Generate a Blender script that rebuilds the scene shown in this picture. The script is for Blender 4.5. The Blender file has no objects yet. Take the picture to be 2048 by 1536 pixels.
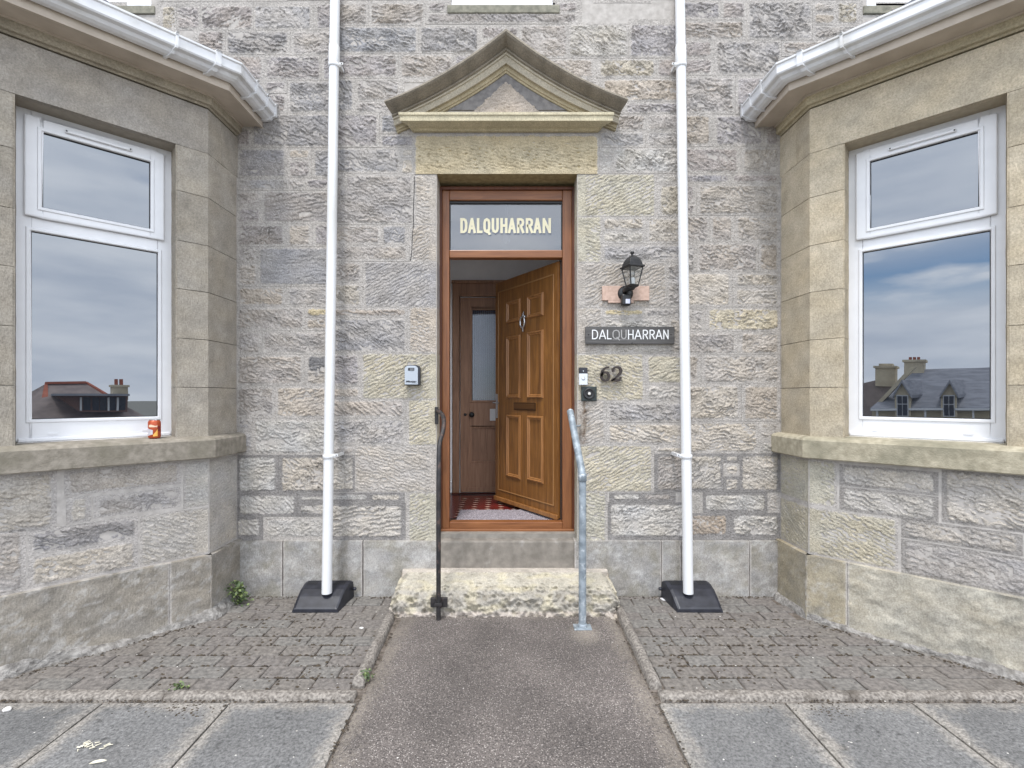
import bpy, bmesh, math, random
import numpy as np
from mathutils import Vector, Matrix
random.seed(7)
R = math.radians
scn = bpy.context.scene
COL = scn.collection

# ---------------------------------------------------------------- camera
CX, CY, F, D, H = 1015.0, 793.0, 945.0, 3.44, 1.445      # principal point and focal length (2048 px wide), distance, eye height
cam = bpy.data.objects.new('camera', bpy.data.cameras.new('camera'))
COL.objects.link(cam)
cam.location = (0, -D, H); cam.rotation_euler = (R(90), 0, 0)
cam.data.sensor_width = 36.0; cam.data.lens = F / 2048 * 36
cam.data.shift_x = (1024 - CX) / 2048; cam.data.shift_y = (CY - 768) / 2048
cam.data.clip_start = 0.05; cam.data.clip_end = 1500
scn.camera = cam

# ---------------------------------------------------------------- world, sun, exposure
SUN_EL, SUN_AZ = R(66), R(196)       # azimuth: direction to the sun, clockwise from +Y
world = bpy.data.worlds.new('World'); scn.world = world; world.use_nodes = True
wn, wl = world.node_tree.nodes, world.node_tree.links
for n in list(wn): wn.remove(n)
wo = wn.new('ShaderNodeOutputWorld'); bg = wn.new('ShaderNodeBackground'); bg.inputs['Strength'].default_value = 0.125
sky = wn.new('ShaderNodeTexSky'); sky.sky_type = 'NISHITA'; sky.sun_disc = False
sky.sun_elevation = SUN_EL; sky.sun_rotation = SUN_AZ; sky.air_density = 1.0; sky.dust_density = 0.25; sky.ozone_density = 3.5
tc = wn.new('ShaderNodeTexCoord'); mp = wn.new('ShaderNodeMapping')
mp.inputs['Scale'].default_value = (1.0, 1.0, 4.2); mp.inputs['Location'].default_value = (3.1, 1.7, 0.35)
wl.new(tc.outputs['Generated'], mp.inputs['Vector'])
nz = wn.new('ShaderNodeTexNoise'); nz.inputs['Scale'].default_value = 1.5; nz.inputs['Detail'].default_value = 8; nz.inputs['Roughness'].default_value = 0.55
nz.inputs['Distortion'].default_value = 0.35
wl.new(mp.outputs['Vector'], nz.inputs['Vector'])
rp = wn.new('ShaderNodeValToRGB'); rp.color_ramp.elements[0].position = 0.22; rp.color_ramp.elements[1].position = 0.40
wl.new(nz.outputs['Fac'], rp.inputs['Fac'])
nz2 = wn.new('ShaderNodeTexNoise'); nz2.inputs['Scale'].default_value = 5.0; nz2.inputs['Detail'].default_value = 10
wl.new(mp.outputs['Vector'], nz2.inputs['Vector'])
rp2 = wn.new('ShaderNodeValToRGB')
rp2.color_ramp.elements[0].position = 0.3; rp2.color_ramp.elements[0].color = (6.1, 6.85, 8.1, 1)
rp2.color_ramp.elements[1].position = 0.7; rp2.color_ramp.elements[1].color = (9.25, 9.75, 10.5, 1)
wl.new(nz2.outputs['Fac'], rp2.inputs['Fac'])
mx = wn.new('ShaderNodeMix'); mx.data_type = 'RGBA'
dp = wn.new('ShaderNodeVectorMath'); dp.operation = 'DOT_PRODUCT'; dp.inputs[1].default_value = (-0.68, -0.70, 0.2)
wl.new(tc.outputs['Generated'], dp.inputs[0])
sx = wn.new('ShaderNodeSeparateXYZ'); wl.new(tc.outputs['Generated'], sx.inputs[0])
def wmath(op, a, b, clamp=False):
    n = wn.new('ShaderNodeMath'); n.operation = op; n.use_clamp = clamp
    for i, v in enumerate((a, b)):
        if isinstance(v, (int, float)): n.inputs[i].default_value = v
        else: wl.new(v, n.inputs[i])
    return n.outputs[0]
band = wmath('SUBTRACT', 1.0, wmath('MULTIPLY', wmath('ABSOLUTE', wmath('SUBTRACT', sx.outputs['Z'], 0.196), 0), 15.0), True)      # the break's height above the horizon
near = wmath('MULTIPLY', wmath('SUBTRACT', dp.outputs['Value'], 0.80), 6.0, True)
brk = wmath('MULTIPLY', wmath('MULTIPLY', band, near), wmath('MULTIPLY', wmath('SUBTRACT', 0.66, nz2.outputs['Fac']), 6.5, True), True)
wl.new(wmath('MULTIPLY', rp.outputs['Color'], wmath('SUBTRACT', 1.0, brk), True), mx.inputs['Factor']); wl.new(sky.outputs['Color'], mx.inputs['A']); wl.new(rp2.outputs['Color'], mx.inputs['B'])
wl.new(mx.outputs['Result'], bg.inputs['Color']); wl.new(bg.outputs['Background'], wo.inputs['Surface'])
sl = bpy.data.lights.new('sun', 'SUN'); sl.energy = 1.5; sl.angle = R(10); sl.color = (1.0, 0.97, 0.93)
so = bpy.data.objects.new('sun', sl); COL.objects.link(so)
sd = Vector((math.sin(SUN_AZ) * math.cos(SUN_EL), math.cos(SUN_AZ) * math.cos(SUN_EL), math.sin(SUN_EL)))
so.rotation_euler = sd.to_track_quat('Z', 'Y').to_euler(); so.location = (0, -6, 12)
vs = scn.view_settings
vs.view_transform = 'Standard'; vs.look = 'None'; vs.gamma = 1.0; vs.use_curve_mapping = False; vs.exposure = 1.0

# ---------------------------------------------------------------- helpers
def s2l(r, g, b, k=1.0):
    f = lambda c: (c / 12.92 if c <= 0.04045 else ((c + 0.055) / 1.055) ** 2.4)
    return np.array([f(r / 255) * k, f(g / 255) * k, f(b / 255) * k])

_rng = np.random.RandomState(11)
_P = _rng.permutation(512); _P = np.concatenate([_P, _P]); _G = _rng.rand(512) * 2 * np.pi
def perlin(x, y, seed=0):
    x = np.asarray(x, float) + seed * 17.31; y = np.asarray(y, float) + seed * 9.77
    xi = np.floor(x).astype(int); yi = np.floor(y).astype(int); xf = x - xi; yf = y - yi
    def g(ix, iy, dx, dy):
        a = _G[_P[(_P[ix & 511] + iy) & 511] & 511]
        return np.cos(a) * dx + np.sin(a) * dy
    u = xf * xf * xf * (xf * (xf * 6 - 15) + 10); v = yf * yf * yf * (yf * (yf * 6 - 15) + 10)
    a = g(xi, yi, xf, yf); b = g(xi + 1, yi, xf - 1, yf); c = g(xi, yi + 1, xf, yf - 1); d = g(xi + 1, yi + 1, xf - 1, yf - 1)
    return ((a * (1 - u) + b * u) * (1 - v) + (c * (1 - u) + d * u) * v) * 1.5
def sstep(a, b, x):
    t = np.clip((x - a) / (b - a + 1e-9), 0, 1); return t * t * (3 - 2 * t)

def link(o, parent=None):
    COL.objects.link(o)
    if parent is not None: o.parent = parent
    return o
def mesh_obj(name, me, parent=None):
    return link(bpy.data.objects.new(name, me), parent)
def tag(o, label, cat=None, group=None, kind=None):
    if label: o['label'] = label
    if cat: o['category'] = cat
    if group: o['group'] = group
    if kind: o['kind'] = kind
    return o
def empty(name, loc, label, cat, group=None):
    o = link(bpy.data.objects.new(name, None)); o.location = loc; o.empty_display_size = 0.1
    return tag(o, label, cat, group)
def into(o, parent):
    """parent o to an Empty, keeping the world position the mesh was built in"""
    o.parent = parent; o.matrix_parent_inverse = Matrix.Translation(-Vector(parent.location)); return o

class MB:
    """collects shapes and links them as one mesh object (world coordinates)"""
    def __init__(s): s.v = []; s.f = []; s.sm = []; s.mi = []
    def add(s, vs_, fs, smooth=False, mi=0):
        b = len(s.v); s.v += [tuple(map(float, p)) for p in vs_]
        for f in fs: s.f.append(tuple(b + i for i in f)); s.sm.append(smooth); s.mi.append(mi)
        return s
    def box(s, a, b, mi=0):
        (x0, y0, z0), (x1, y1, z1) = [min(p, q) for p, q in zip(a, b)], [max(p, q) for p, q in zip(a, b)]
        return s.add([(x0, y0, z0), (x1, y0, z0), (x1, y1, z0), (x0, y1, z0), (x0, y0, z1), (x1, y0, z1), (x1, y1, z1), (x0, y1, z1)],
                     [(0, 3, 2, 1), (4, 5, 6, 7), (0, 1, 5, 4), (1, 2, 6, 5), (2, 3, 7, 6), (3, 0, 4, 7)], mi=mi)
    def pbox(s, pl, u0, u1, z0, z1, h0, h1, mi=0):
        vv = [pl(u, z, h) for h in (h0, h1) for u, z in ((u0, z0), (u1, z0), (u1, z1), (u0, z1))]
        return s.add(vv, [(0, 1, 2, 3), (7, 6, 5, 4), (0, 4, 5, 1), (1, 5, 6, 2), (2, 6, 7, 3), (3, 7, 4, 0)], mi=mi)
    def tube(s, pts, r, n=14, cap=True, smooth=True, mi=0):
        pts = [Vector(p) for p in pts]; rr = r if isinstance(r, (list, tuple)) else [r] * len(pts); rings = []; up = None
        for i, p in enumerate(pts):
            t = (pts[min(i + 1, len(pts) - 1)] - pts[max(i - 1, 0)]).normalized()
            if up is None: up = t.orthogonal().normalized()
            up = (up - t * up.dot(t)).normalized(); w = t.cross(up)
            rings.append([p + (up * math.cos(2 * math.pi * k / n) + w * math.sin(2 * math.pi * k / n)) * rr[i] for k in range(n)])
        vv = [q for rg in rings for q in rg]; ff = []
        for i in range(len(pts) - 1):
            for k in range(n):
                ff.append((i * n + k, i * n + (k + 1) % n, (i + 1) * n + (k + 1) % n, (i + 1) * n + k))
        s.add(vv, ff, smooth, mi)
        if cap:
            s.add(rings[0], [tuple(range(n))[::-1]], False, mi); s.add(rings[-1], [tuple(range(n))], False, mi)
        return s
    def lathe(s, o, prof, n=20, axis=(0, 0, 1), smooth=True, mi=0, square=False, rot=0):
        ax = Vector(axis).normalized(); q = ax.to_track_quat('Z', 'Y'); o = Vector(o); vv = []; ff = []
        for r, z in prof:
            for k in range(n):
                a = 2 * math.pi * k / n + rot
                vv.append(o + q @ Vector((r * math.cos(a), r * math.sin(a), z)))
        for i in range(len(prof) - 1):
            for k in range(n): ff.append((i * n + k, i * n + (k + 1) % n, (i + 1) * n + (k + 1) % n, (i + 1) * n + k))
        ff.append(tuple(range(n))[::-1]); ff.append(tuple((len(prof) - 1) * n + k for k in range(n)))
        return s.add(vv, ff, smooth, mi)
    def prism(s, poly, fn, h0, h1, smooth=False, mi=0):
        """poly: (a,b) points; fn(a,b,h) -> world"""
        n = len(poly); vv = [fn(a, b, h0) for a, b in poly] + [fn(a, b, h1) for a, b in poly]
        ff = [tuple(range(n))[::-1], tuple(range(n, 2 * n))]; s.add(vv, ff, False, mi)
        s.add(vv, [(i, (i + 1) % n, n + (i + 1) % n, n + i) for i in range(n)], smooth, mi); return s
    def build(s, name, mats, parent=None, bevel=0, seg=2, fix=True):
        me = bpy.data.meshes.new(name); me.from_pydata(s.v, [], s.f)
        for m in (mats if isinstance(mats, (list, tuple)) else [mats]): me.materials.append(m)
        me.polygons.foreach_set('use_smooth', s.sm); me.polygons.foreach_set('material_index', s.mi)
        if fix or bevel:
            bm = bmesh.new(); bm.from_mesh(me)
            if bevel:
                bmesh.ops.remove_doubles(bm, verts=bm.verts, dist=1e-5)
                es = [e for e in bm.edges if len(e.link_faces) == 2 and e.calc_face_angle(0) > 0.5]
                bmesh.ops.bevel(bm, geom=es, offset=bevel, segments=seg, affect='EDGES', profile=0.5, clamp_overlap=True)
            bmesh.ops.recalc_face_normals(bm, faces=bm.faces); bm.to_mesh(me); bm.free()
        o = mesh_obj(name, me)
        if parent is not None:
            if parent.type == 'EMPTY' and Vector(parent.location).length > 0: into(o, parent)
            else: o.parent = parent
        return o

def text_poly(body, offset=0.0, extrude=0.0, shear=0.0, space=1.0):
    cu = bpy.data.curves.new('text', 'FONT'); cu.body = body; cu.size = 1.0; cu.offset = offset; cu.extrude = extrude
    cu.shear = shear; cu.space_character = space; cu.resolution_u = 3
    o = bpy.data.objects.new('text', cu); COL.objects.link(o)
    dg = bpy.context.evaluated_depsgraph_get(); dg.update()
    me = bpy.data.meshes.new_from_object(o.evaluated_get(dg)); bpy.data.objects.remove(o)
    v = np.array([p.co[:] for p in me.vertices]); f = [tuple(p.vertices) for p in me.polygons]
    bpy.data.meshes.remove(me); return v, f
def text_on(mb, body, fn, a0, a1, b0, b1, h0, h1, offset=0.0, shear=0.0, space=1.0, ref=None, mi=0):
    """text fitted into a0..a1 x b0..b1 (cap height = b range); fn(a,b,h) -> world"""
    v, f = text_poly(body, offset, 0.5, shear, space)
    r = text_poly(ref, offset, 0.5, shear, space)[0] if ref else v
    x0, x1, y0, y1 = v[:, 0].min(), v[:, 0].max(), r[:, 1].min(), r[:, 1].max()
    out = []
    for p in v:
        out.append(fn(a0 + (p[0] - x0) / (x1 - x0) * (a1 - a0), b0 + (p[1] - y0) / (y1 - y0) * (b1 - b0), h0 if p[2] < 0 else h1))
    mb.add(out, f, False, mi)

GLY = {'D': [[(0, 0), (0, 1), (.5, 1), (.84, .9), (1, .68), (1, .32), (.84, .1), (.5, 0), (0, 0)]], 'A': [[(0, 0), (.47, 1)], [(1, 0), (.53, 1)], [(.2, .3), (.8, .3)]], 'L': [[(0, 1), (0, 0), (1, 0)]],
       'Q': [[(.5, 0), (.16, .08), (0, .28), (0, .72), (.16, .92), (.5, 1), (.84, .92), (1, .72), (1, .28), (.84, .08), (.5, 0)], [(.58, .2), (1.02, -.14)]],
       'U': [[(0, 1), (0, .26), (.15, .07), (.5, 0), (.85, .07), (1, .26), (1, 1)]], 'H': [[(0, 0), (0, 1)], [(1, 0), (1, 1)], [(0, .5), (1, .5)]],
       'R': [[(0, 0), (0, 1), (.58, 1), (.9, .92), (1, .75), (.9, .57), (.58, .48), (0, .48)], [(.5, .48), (1, 0)]], 'N': [[(0, 0), (0, 1)], [(1, 0), (1, 1)], [(.03, .97), (.97, .03)]]}
def letter(mb, ch, fn, a, b, c, d, th, h0, h1, mi=0):
    a, b, c, d = a + th / 2, b - th / 2, c + th / 2, d - th / 2
    for si, st in enumerate(GLY[ch]):
        P = [np.array([a + (b - a) * x, c + (d - c) * y]) for x, y in st]; cl = np.allclose(P[0], P[-1]); n = len(P)
        if not cl:
            for e, q in ((0, 1), (n - 1, n - 2)):
                t = P[e] - P[q]; ln = np.linalg.norm(t); 
                if st[e][1] in (0, 1, -.14): P[e] = P[e] + t / ln * th / 2
                elif ch in 'L': P[e] = P[e] + t / ln * th / 2
        vv = []
        for i in range(n):
            i0, i1 = (i - 1, i + 1); 
            if cl: i0, i1 = (n - 2 if i == 0 else i - 1), (1 if i == n - 1 else i + 1)
            t1 = P[i] - P[i0] if 0 <= i0 else P[i1] - P[i]; t2 = P[i1] - P[i] if i1 < n else t1
            t1 = t1 / np.linalg.norm(t1); t2 = t2 / np.linalg.norm(t2); n1 = np.array([-t1[1], t1[0]]); n2 = np.array([-t2[1], t2[0]]); m = n1 + n2; m = m / np.linalg.norm(m); k = min(1 / max(.2, float(np.dot(m, n1))), 1.9)
            vv.append((P[i] + m * k * th / 2, P[i] - m * k * th / 2))
        dz_ = si * .00025; q = []
        for h in (h0, h1 + dz_):
            for l, r in vv: q += [fn(l[0], l[1], h), fn(r[0], r[1], h)]
        m = 2 * n; ff = []
        for i in range(n - 1):
            ff += [(2 * i, 2 * i + 1, 2 * i + 3, 2 * i + 2), (m + 2 * i, m + 2 * i + 2, m + 2 * i + 3, m + 2 * i + 1), (2 * i, 2 * i + 2, m + 2 * i + 2, m + 2 * i), (2 * i + 1, m + 2 * i + 1, m + 2 * i + 3, 2 * i + 3)]
        if not cl: ff += [(0, m, m + 1, 1), (2 * n - 2, 2 * n - 1, m + 2 * n - 1, m + 2 * n - 2)]
        mb.add(q, ff, False, mi)
# ---------------------------------------------------------------- materials
def new_mat(name):
    m = bpy.data.materials.new(name); m.use_nodes = True; nt = m.node_tree
    b = nt.nodes['Principled BSDF']; return m, nt, b
def rgb(c): return (float(c[0]), float(c[1]), float(c[2]), 1.0)
def noise_mat(name, c1, c2, scale=20, rough=0.8, bump=0.2, bscale=None, metal=0.0, detail=6, coord='Object', stretch=(1, 1, 1), spec=0.5,
              p0=0.35, p1=0.65, bdist=0.004, c3=None, s3=3.0, p3=(0.55, 0.7), coat=0.0):
    m, nt, b = new_mat(name); N, L = nt.nodes, nt.links
    t = N.new('ShaderNodeNewGeometry') if coord == 'Position' else N.new('ShaderNodeTexCoord'); mpn = N.new('ShaderNodeMapping'); mpn.inputs['Scale'].default_value = stretch
    L.new(t.outputs[coord], mpn.inputs['Vector'])
    n = N.new('ShaderNodeTexNoise'); n.inputs['Scale'].default_value = scale; n.inputs['Detail'].default_value = detail
    L.new(mpn.outputs['Vector'], n.inputs['Vector'])
    r = N.new('ShaderNodeValToRGB'); r.color_ramp.elements[0].position = p0; r.color_ramp.elements[1].position = p1
    r.color_ramp.elements[0].color = rgb(c1); r.color_ramp.elements[1].color = rgb(c2); L.new(n.outputs['Fac'], r.inputs['Fac'])
    out = r.outputs['Color']
    if c3 is not None:
        n3 = N.new('ShaderNodeTexNoise'); n3.inputs['Scale'].default_value = s3; n3.inputs['Detail'].default_value = 8
        L.new(mpn.outputs['Vector'], n3.inputs['Vector'])
        r3 = N.new('ShaderNodeMapRange'); r3.inputs['From Min'].default_value = p3[0]; r3.inputs['From Max'].default_value = p3[1]
        L.new(n3.outputs['Fac'], r3.inputs['Value']); mm = N.new('ShaderNodeMix'); mm.data_type = 'RGBA'
        L.new(r3.outputs['Result'], mm.inputs['Factor']); L.new(out, mm.inputs['A']); mm.inputs['B'].default_value = rgb(c3); out = mm.outputs['Result']
    L.new(out, b.inputs['Base Color'])
    b.inputs['Roughness'].default_value = rough; b.inputs['Metallic'].default_value = metal; b.inputs['Specular IOR Level'].default_value = spec
    b.inputs['Coat Weight'].default_value = coat
    if bump:
        nb = N.new('ShaderNodeTexNoise'); nb.inputs['Scale'].default_value = bscale or scale * 3; nb.inputs['Detail'].default_value = 6
        L.new(mpn.outputs['Vector'], nb.inputs['Vector']); bn = N.new('ShaderNodeBump'); bn.inputs['Strength'].default_value = bump; bn.inputs['Distance'].default_value = bdist
        L.new(nb.outputs['Fac'], bn.inputs['Height']); L.new(bn.outputs['Normal'], b.inputs['Normal'])
    return m
def plain(name, c, rough=0.5, metal=0.0, spec=0.5):
    return noise_mat(name, np.array(c) * 0.975, np.array(c) * 1.02, 14, rough, 0, 60, metal, spec=spec)

def stone_mat(name, bump=0.55, bscale=150, bd=0.006, speck=0.16, vert=False):
    m, nt, b = new_mat(name); N, L = nt.nodes, nt.links
    a = N.new('ShaderNodeAttribute'); a.attribute_name = 'Col'
    t = N.new('ShaderNodeTexCoord')
    n1 = N.new('ShaderNodeTexNoise'); n1.inputs['Scale'].default_value = 9; n1.inputs['Detail'].default_value = 8; n1.inputs['Roughness'].default_value = 0.65
    n2 = N.new('ShaderNodeTexNoise'); n2.inputs['Scale'].default_value = 110; n2.inputs['Detail'].default_value = 4; n2.inputs['Roughness'].default_value = 0.7
    for n in (n1, n2): L.new(t.outputs['Object'], n.inputs['Vector'])
    m1 = N.new('ShaderNodeMapRange'); m1.inputs['From Min'].default_value = 0.3; m1.inputs['From Max'].default_value = 0.7; m1.inputs['To Min'].default_value = 0.84; m1.inputs['To Max'].default_value = 1.16
    m2 = N.new('ShaderNodeMapRange'); m2.inputs['From Min'].default_value = 0.3; m2.inputs['From Max'].default_value = 0.7; m2.inputs['To Min'].default_value = 1 - speck; m2.inputs['To Max'].default_value = 1 + speck
    L.new(n1.outputs['Fac'], m1.inputs['Value']); L.new(n2.outputs['Fac'], m2.inputs['Value'])
    mu = N.new('ShaderNodeMath'); mu.operation = 'MULTIPLY'; L.new(m1.outputs['Result'], mu.inputs[0]); L.new(m2.outputs['Result'], mu.inputs[1])
    vm = N.new('ShaderNodeVectorMath'); vm.operation = 'SCALE'; L.new(a.outputs['Color'], vm.inputs[0]); L.new(mu.outputs[0], vm.inputs['Scale'])
    L.new(vm.outputs['Vector'], b.inputs['Base Color']); b.inputs['Roughness'].default_value = 0.92; b.inputs['Specular IOR Level'].default_value = 0.2
    nb = N.new('ShaderNodeTexNoise'); nb.inputs['Scale'].default_value = bscale; nb.inputs['Detail'].default_value = 5; nb.inputs['Roughness'].default_value = 0.65
    if vert:
        mpn = N.new('ShaderNodeMapping'); mpn.inputs['Scale'].default_value = (1, 1, 0.25); L.new(t.outputs['Object'], mpn.inputs['Vector']); L.new(mpn.outputs['Vector'], nb.inputs['Vector'])
    else: L.new(t.outputs['Object'], nb.inputs['Vector'])
    bn = N.new('ShaderNodeBump'); bn.inputs['Strength'].default_value = bump; bn.inputs['Distance'].default_value = bd
    L.new(nb.outputs['Fac'], bn.inputs['Height']); L.new(bn.outputs['Normal'], b.inputs['Normal']); return m

M = {}
M['rubble'] = stone_mat('sandstone_rough', 1.0, 80, 0.013, 0.3)
M['ashlar'] = stone_mat('sandstone_dressed', 0.8, 110, 0.008, 0.26, True)
M['mortar'] = noise_mat('lime_mortar', s2l(164, 158, 152), s2l(184, 178, 172), 25, 0.95, 0.4, 180)
M['upvc'] = plain('white_plastic', s2l(216, 216, 219), 0.32)
M['gutterwhite'] = plain('gutter_plastic', s2l(212, 212, 214), 0.26)
M['upvc'] = plain('white_plastic', s2l(224, 224, 226), 0.32)
M['pipe'] = noise_mat('weathered_pipe_plastic', s2l(214, 214, 215), s2l(222, 222, 223), 12, .34, 0, c3=s2l(186, 183, 175), s3=6, p3=(.52, .78), stretch=(1, 1, .22))
M['gutterwhite'] = noise_mat('weathered_gutter_plastic', s2l(210, 210, 212), s2l(218, 218, 219), 12, .28, 0, c3=s2l(184, 181, 174), s3=7, p3=(.55, .8))
M['cream'] = noise_mat('cream_paint', s2l(176, 164, 150), s2l(192, 180, 166), 8, 0.6, 0.08, 60)
M['gasket'] = plain('black_gasket', (0.012, 0.012, 0.014), 0.5)
M['black'] = noise_mat('black_plastic', s2l(30, 31, 38), s2l(44, 45, 53), 20, 0.42, 0.15, 250, bdist=0.001)
M['blackmetal'] = noise_mat('black_painted_metal', s2l(22, 22, 24), s2l(38, 37, 38), 20, 0.4, 0.1, 120)
M['rust'] = noise_mat('black_rusted_iron', s2l(28, 27, 28), s2l(50, 46, 46), 24, 0.55, 0.35, 90, c3=s2l(78, 62, 56), s3=22, p3=(0.58, 0.66))
M['galv'] = noise_mat('galvanised_steel', s2l(118, 127, 134), s2l(158, 167, 174), 18, 0.5, 0.12, 60, metal=0.25, c3=s2l(190, 196, 200), s3=30, p3=(0.58, 0.7))
M['chrome'] = plain('polished_metal', s2l(190, 190, 192), 0.22, 0.9)
M['brass'] = plain('bronzed_metal', s2l(84, 58, 34), 0.45, 0.6)
M['slate'] = noise_mat('roof_slate', s2l(58, 60, 68), s2l(86, 88, 96), 10, 0.7, 0.3, 60)
M['lead'] = plain('lead_flashing', s2l(92, 95, 104), 0.55, 0.3)
M['asphalt_bed'] = noise_mat('joint_sand', s2l(82, 74, 66), s2l(116, 107, 99), 40, 0.95, 0.5, 160)
M['white_paint'] = plain('white_wall_paint', s2l(242, 240, 238), 0.7)
M['clear'] = None
def glass_pane(name, ior=3.0, rough=0.0, base=(0.012, 0.014, 0.018)):
    m, nt, b = new_mat(name); N, L = nt.nodes, nt.links
    b.inputs['Specular Tint'].default_value = (.93, .96, 1.0, 1); b.inputs['Base Color'].default_value = rgb(base); b.inputs['Roughness'].default_value = rough; b.inputs['IOR'].default_value = ior
    t = N.new('ShaderNodeTexCoord'); n = N.new('ShaderNodeTexNoise'); n.inputs['Scale'].default_value = 2.2; n.inputs['Detail'].default_value = 1
    L.new(t.outputs['Object'], n.inputs['Vector']); bn = N.new('ShaderNodeBump'); bn.inputs['Strength'].default_value = 0.03; bn.inputs['Distance'].default_value = 0.02
    L.new(n.outputs['Fac'], bn.inputs['Height']); L.new(bn.outputs['Normal'], b.inputs['Normal']); return m
M['pane'] = glass_pane('window_glass', 2.85)
def thin_glass(name, refl=0.3, tint=(0.75, 0.78, 0.8)):
    m, nt, b = new_mat(name); N, L = nt.nodes, nt.links; N.remove(b)
    tr = N.new('ShaderNodeBsdfTransparent'); tr.inputs['Color'].default_value = rgb(tint); gl = N.new('ShaderNodeBsdfGlossy'); gl.inputs['Roughness'].default_value = 0.0
    mxs = N.new('ShaderNodeMixShader'); mxs.inputs['Fac'].default_value = refl
    L.new(tr.outputs[0], mxs.inputs[1]); L.new(gl.outputs[0], mxs.inputs[2]); L.new(mxs.outputs[0], N['Material Output'].inputs['Surface']); return m
M['fanlight'] = thin_glass('fanlight_glass', 0.155, (0.62, 0.64, 0.68))
M['lampglass'] = thin_glass('lamp_glass', 0.12, (0.92, 0.93, 0.93))
def wood_mat(name, c1, c2, c3, vert=True, rough=0.4, scale=1.0, horiz_axis='x'):
    m, nt, b = new_mat(name); N, L = nt.nodes, nt.links
    t = N.new('ShaderNodeTexCoord'); mpn = N.new('ShaderNodeMapping')
    mpn.inputs['Scale'].default_value = (14 * scale, 14 * scale, 1.1 * scale) if vert else (1.1 * scale, 14 * scale, 14 * scale)
    L.new(t.outputs['Object'], mpn.inputs['Vector'])
    n = N.new('ShaderNodeTexNoise'); n.inputs['Scale'].default_value = 2.4; n.inputs['Detail'].default_value = 8; n.inputs['Roughness'].default_value = 0.62; n.inputs['Distortion'].default_value = 0.9
    L.new(mpn.outputs['Vector'], n.inputs['Vector'])
    r = N.new('ShaderNodeValToRGB'); e = r.color_ramp.elements; e[0].position = 0.3; e[0].color = rgb(c1); e[1].position = 0.72; e[1].color = rgb(c3)
    k = e.new(0.5); k.color = rgb(c2); L.new(n.outputs['Fac'], r.inputs['Fac']); L.new(r.outputs['Color'], b.inputs['Base Color'])
    b.inputs['Roughness'].default_value = rough
    bn = N.new('ShaderNodeBump'); bn.inputs['Strength'].default_value = 0.12; bn.inputs['Distance'].default_value = 0.002
    L.new(n.outputs['Fac'], bn.inputs['Height']); L.new(bn.outputs['Normal'], b.inputs['Normal']); return m
M['oak'] = wood_mat('golden_oak', s2l(92, 58, 26), s2l(118, 77, 34), s2l(142, 97, 48))
M['frame'] = wood_mat('brown_frame', s2l(110, 66, 37), s2l(130, 82, 48), s2l(147, 96, 58), rough=0.36)
M['frame_h'] = wood_mat('brown_frame_grain_across', s2l(110, 66, 37), s2l(130, 82, 48), s2l(147, 96, 58), vert=False, rough=0.36)
M['pine'] = wood_mat('old_pine', s2l(126, 92, 70), s2l(150, 112, 86), s2l(170, 130, 102), rough=0.5)

# ---------------------------------------------------------------- planes: (u along the wall, z up, h out of the wall)
class Plane:
    def __init__(s, o, u, n): s.o = np.array(o, float); s.u = np.array(u, float); s.n = np.array(n, float)
    def __call__(s, u, z, h=0.0): return tuple(s.o + s.u * u + s.n * h + np.array([0, 0, z]))
    def hit(s, px, py, h=0.0):
        d = np.array([(px - CX) / F, 1.0, (CY - py) / F]); c = np.array([0, -D, H]); o = s.o + s.n * h
        k = np.dot(o - c, s.n) / np.dot(d, s.n); p = c + d * k
        return float(np.dot(p - o, s.u)), float(p[2])
FAC = Plane((0, 0, 0), (1, 0, 0), (0, -1, 0))
def fx(px, h=0.0): return (px - CX) * (D - h) / F
def fz(py, h=0.0): return H + (CY - py) * (D - h) / F
AL = R(44.5); BX, BR, BT, BF = 1.968, 0.34, 1.08, 1.7     # bay: x of the return, return depth, canted length, front half length
BXS = {-1: BX, 1: BX + .019}; TS = {-1: 0.0, 1: .012}
def bay(s):
    BX = BXS[s]
    ret = Plane((s * BX, 0, 0), (0, -1, 0), (-s, 0, 0))
    cant = Plane((s * BX, -BR, 0), (s * math.cos(AL), -math.sin(AL), 0), (-s * math.sin(AL), -math.cos(AL), 0))
    e = cant(BT, 0); front = Plane((e[0], e[1], 0), (s, 0, 0), (0, -1, 0))
    return ret, cant, front
BAYS = {-1: bay(-1), 1: bay(1)}

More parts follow.
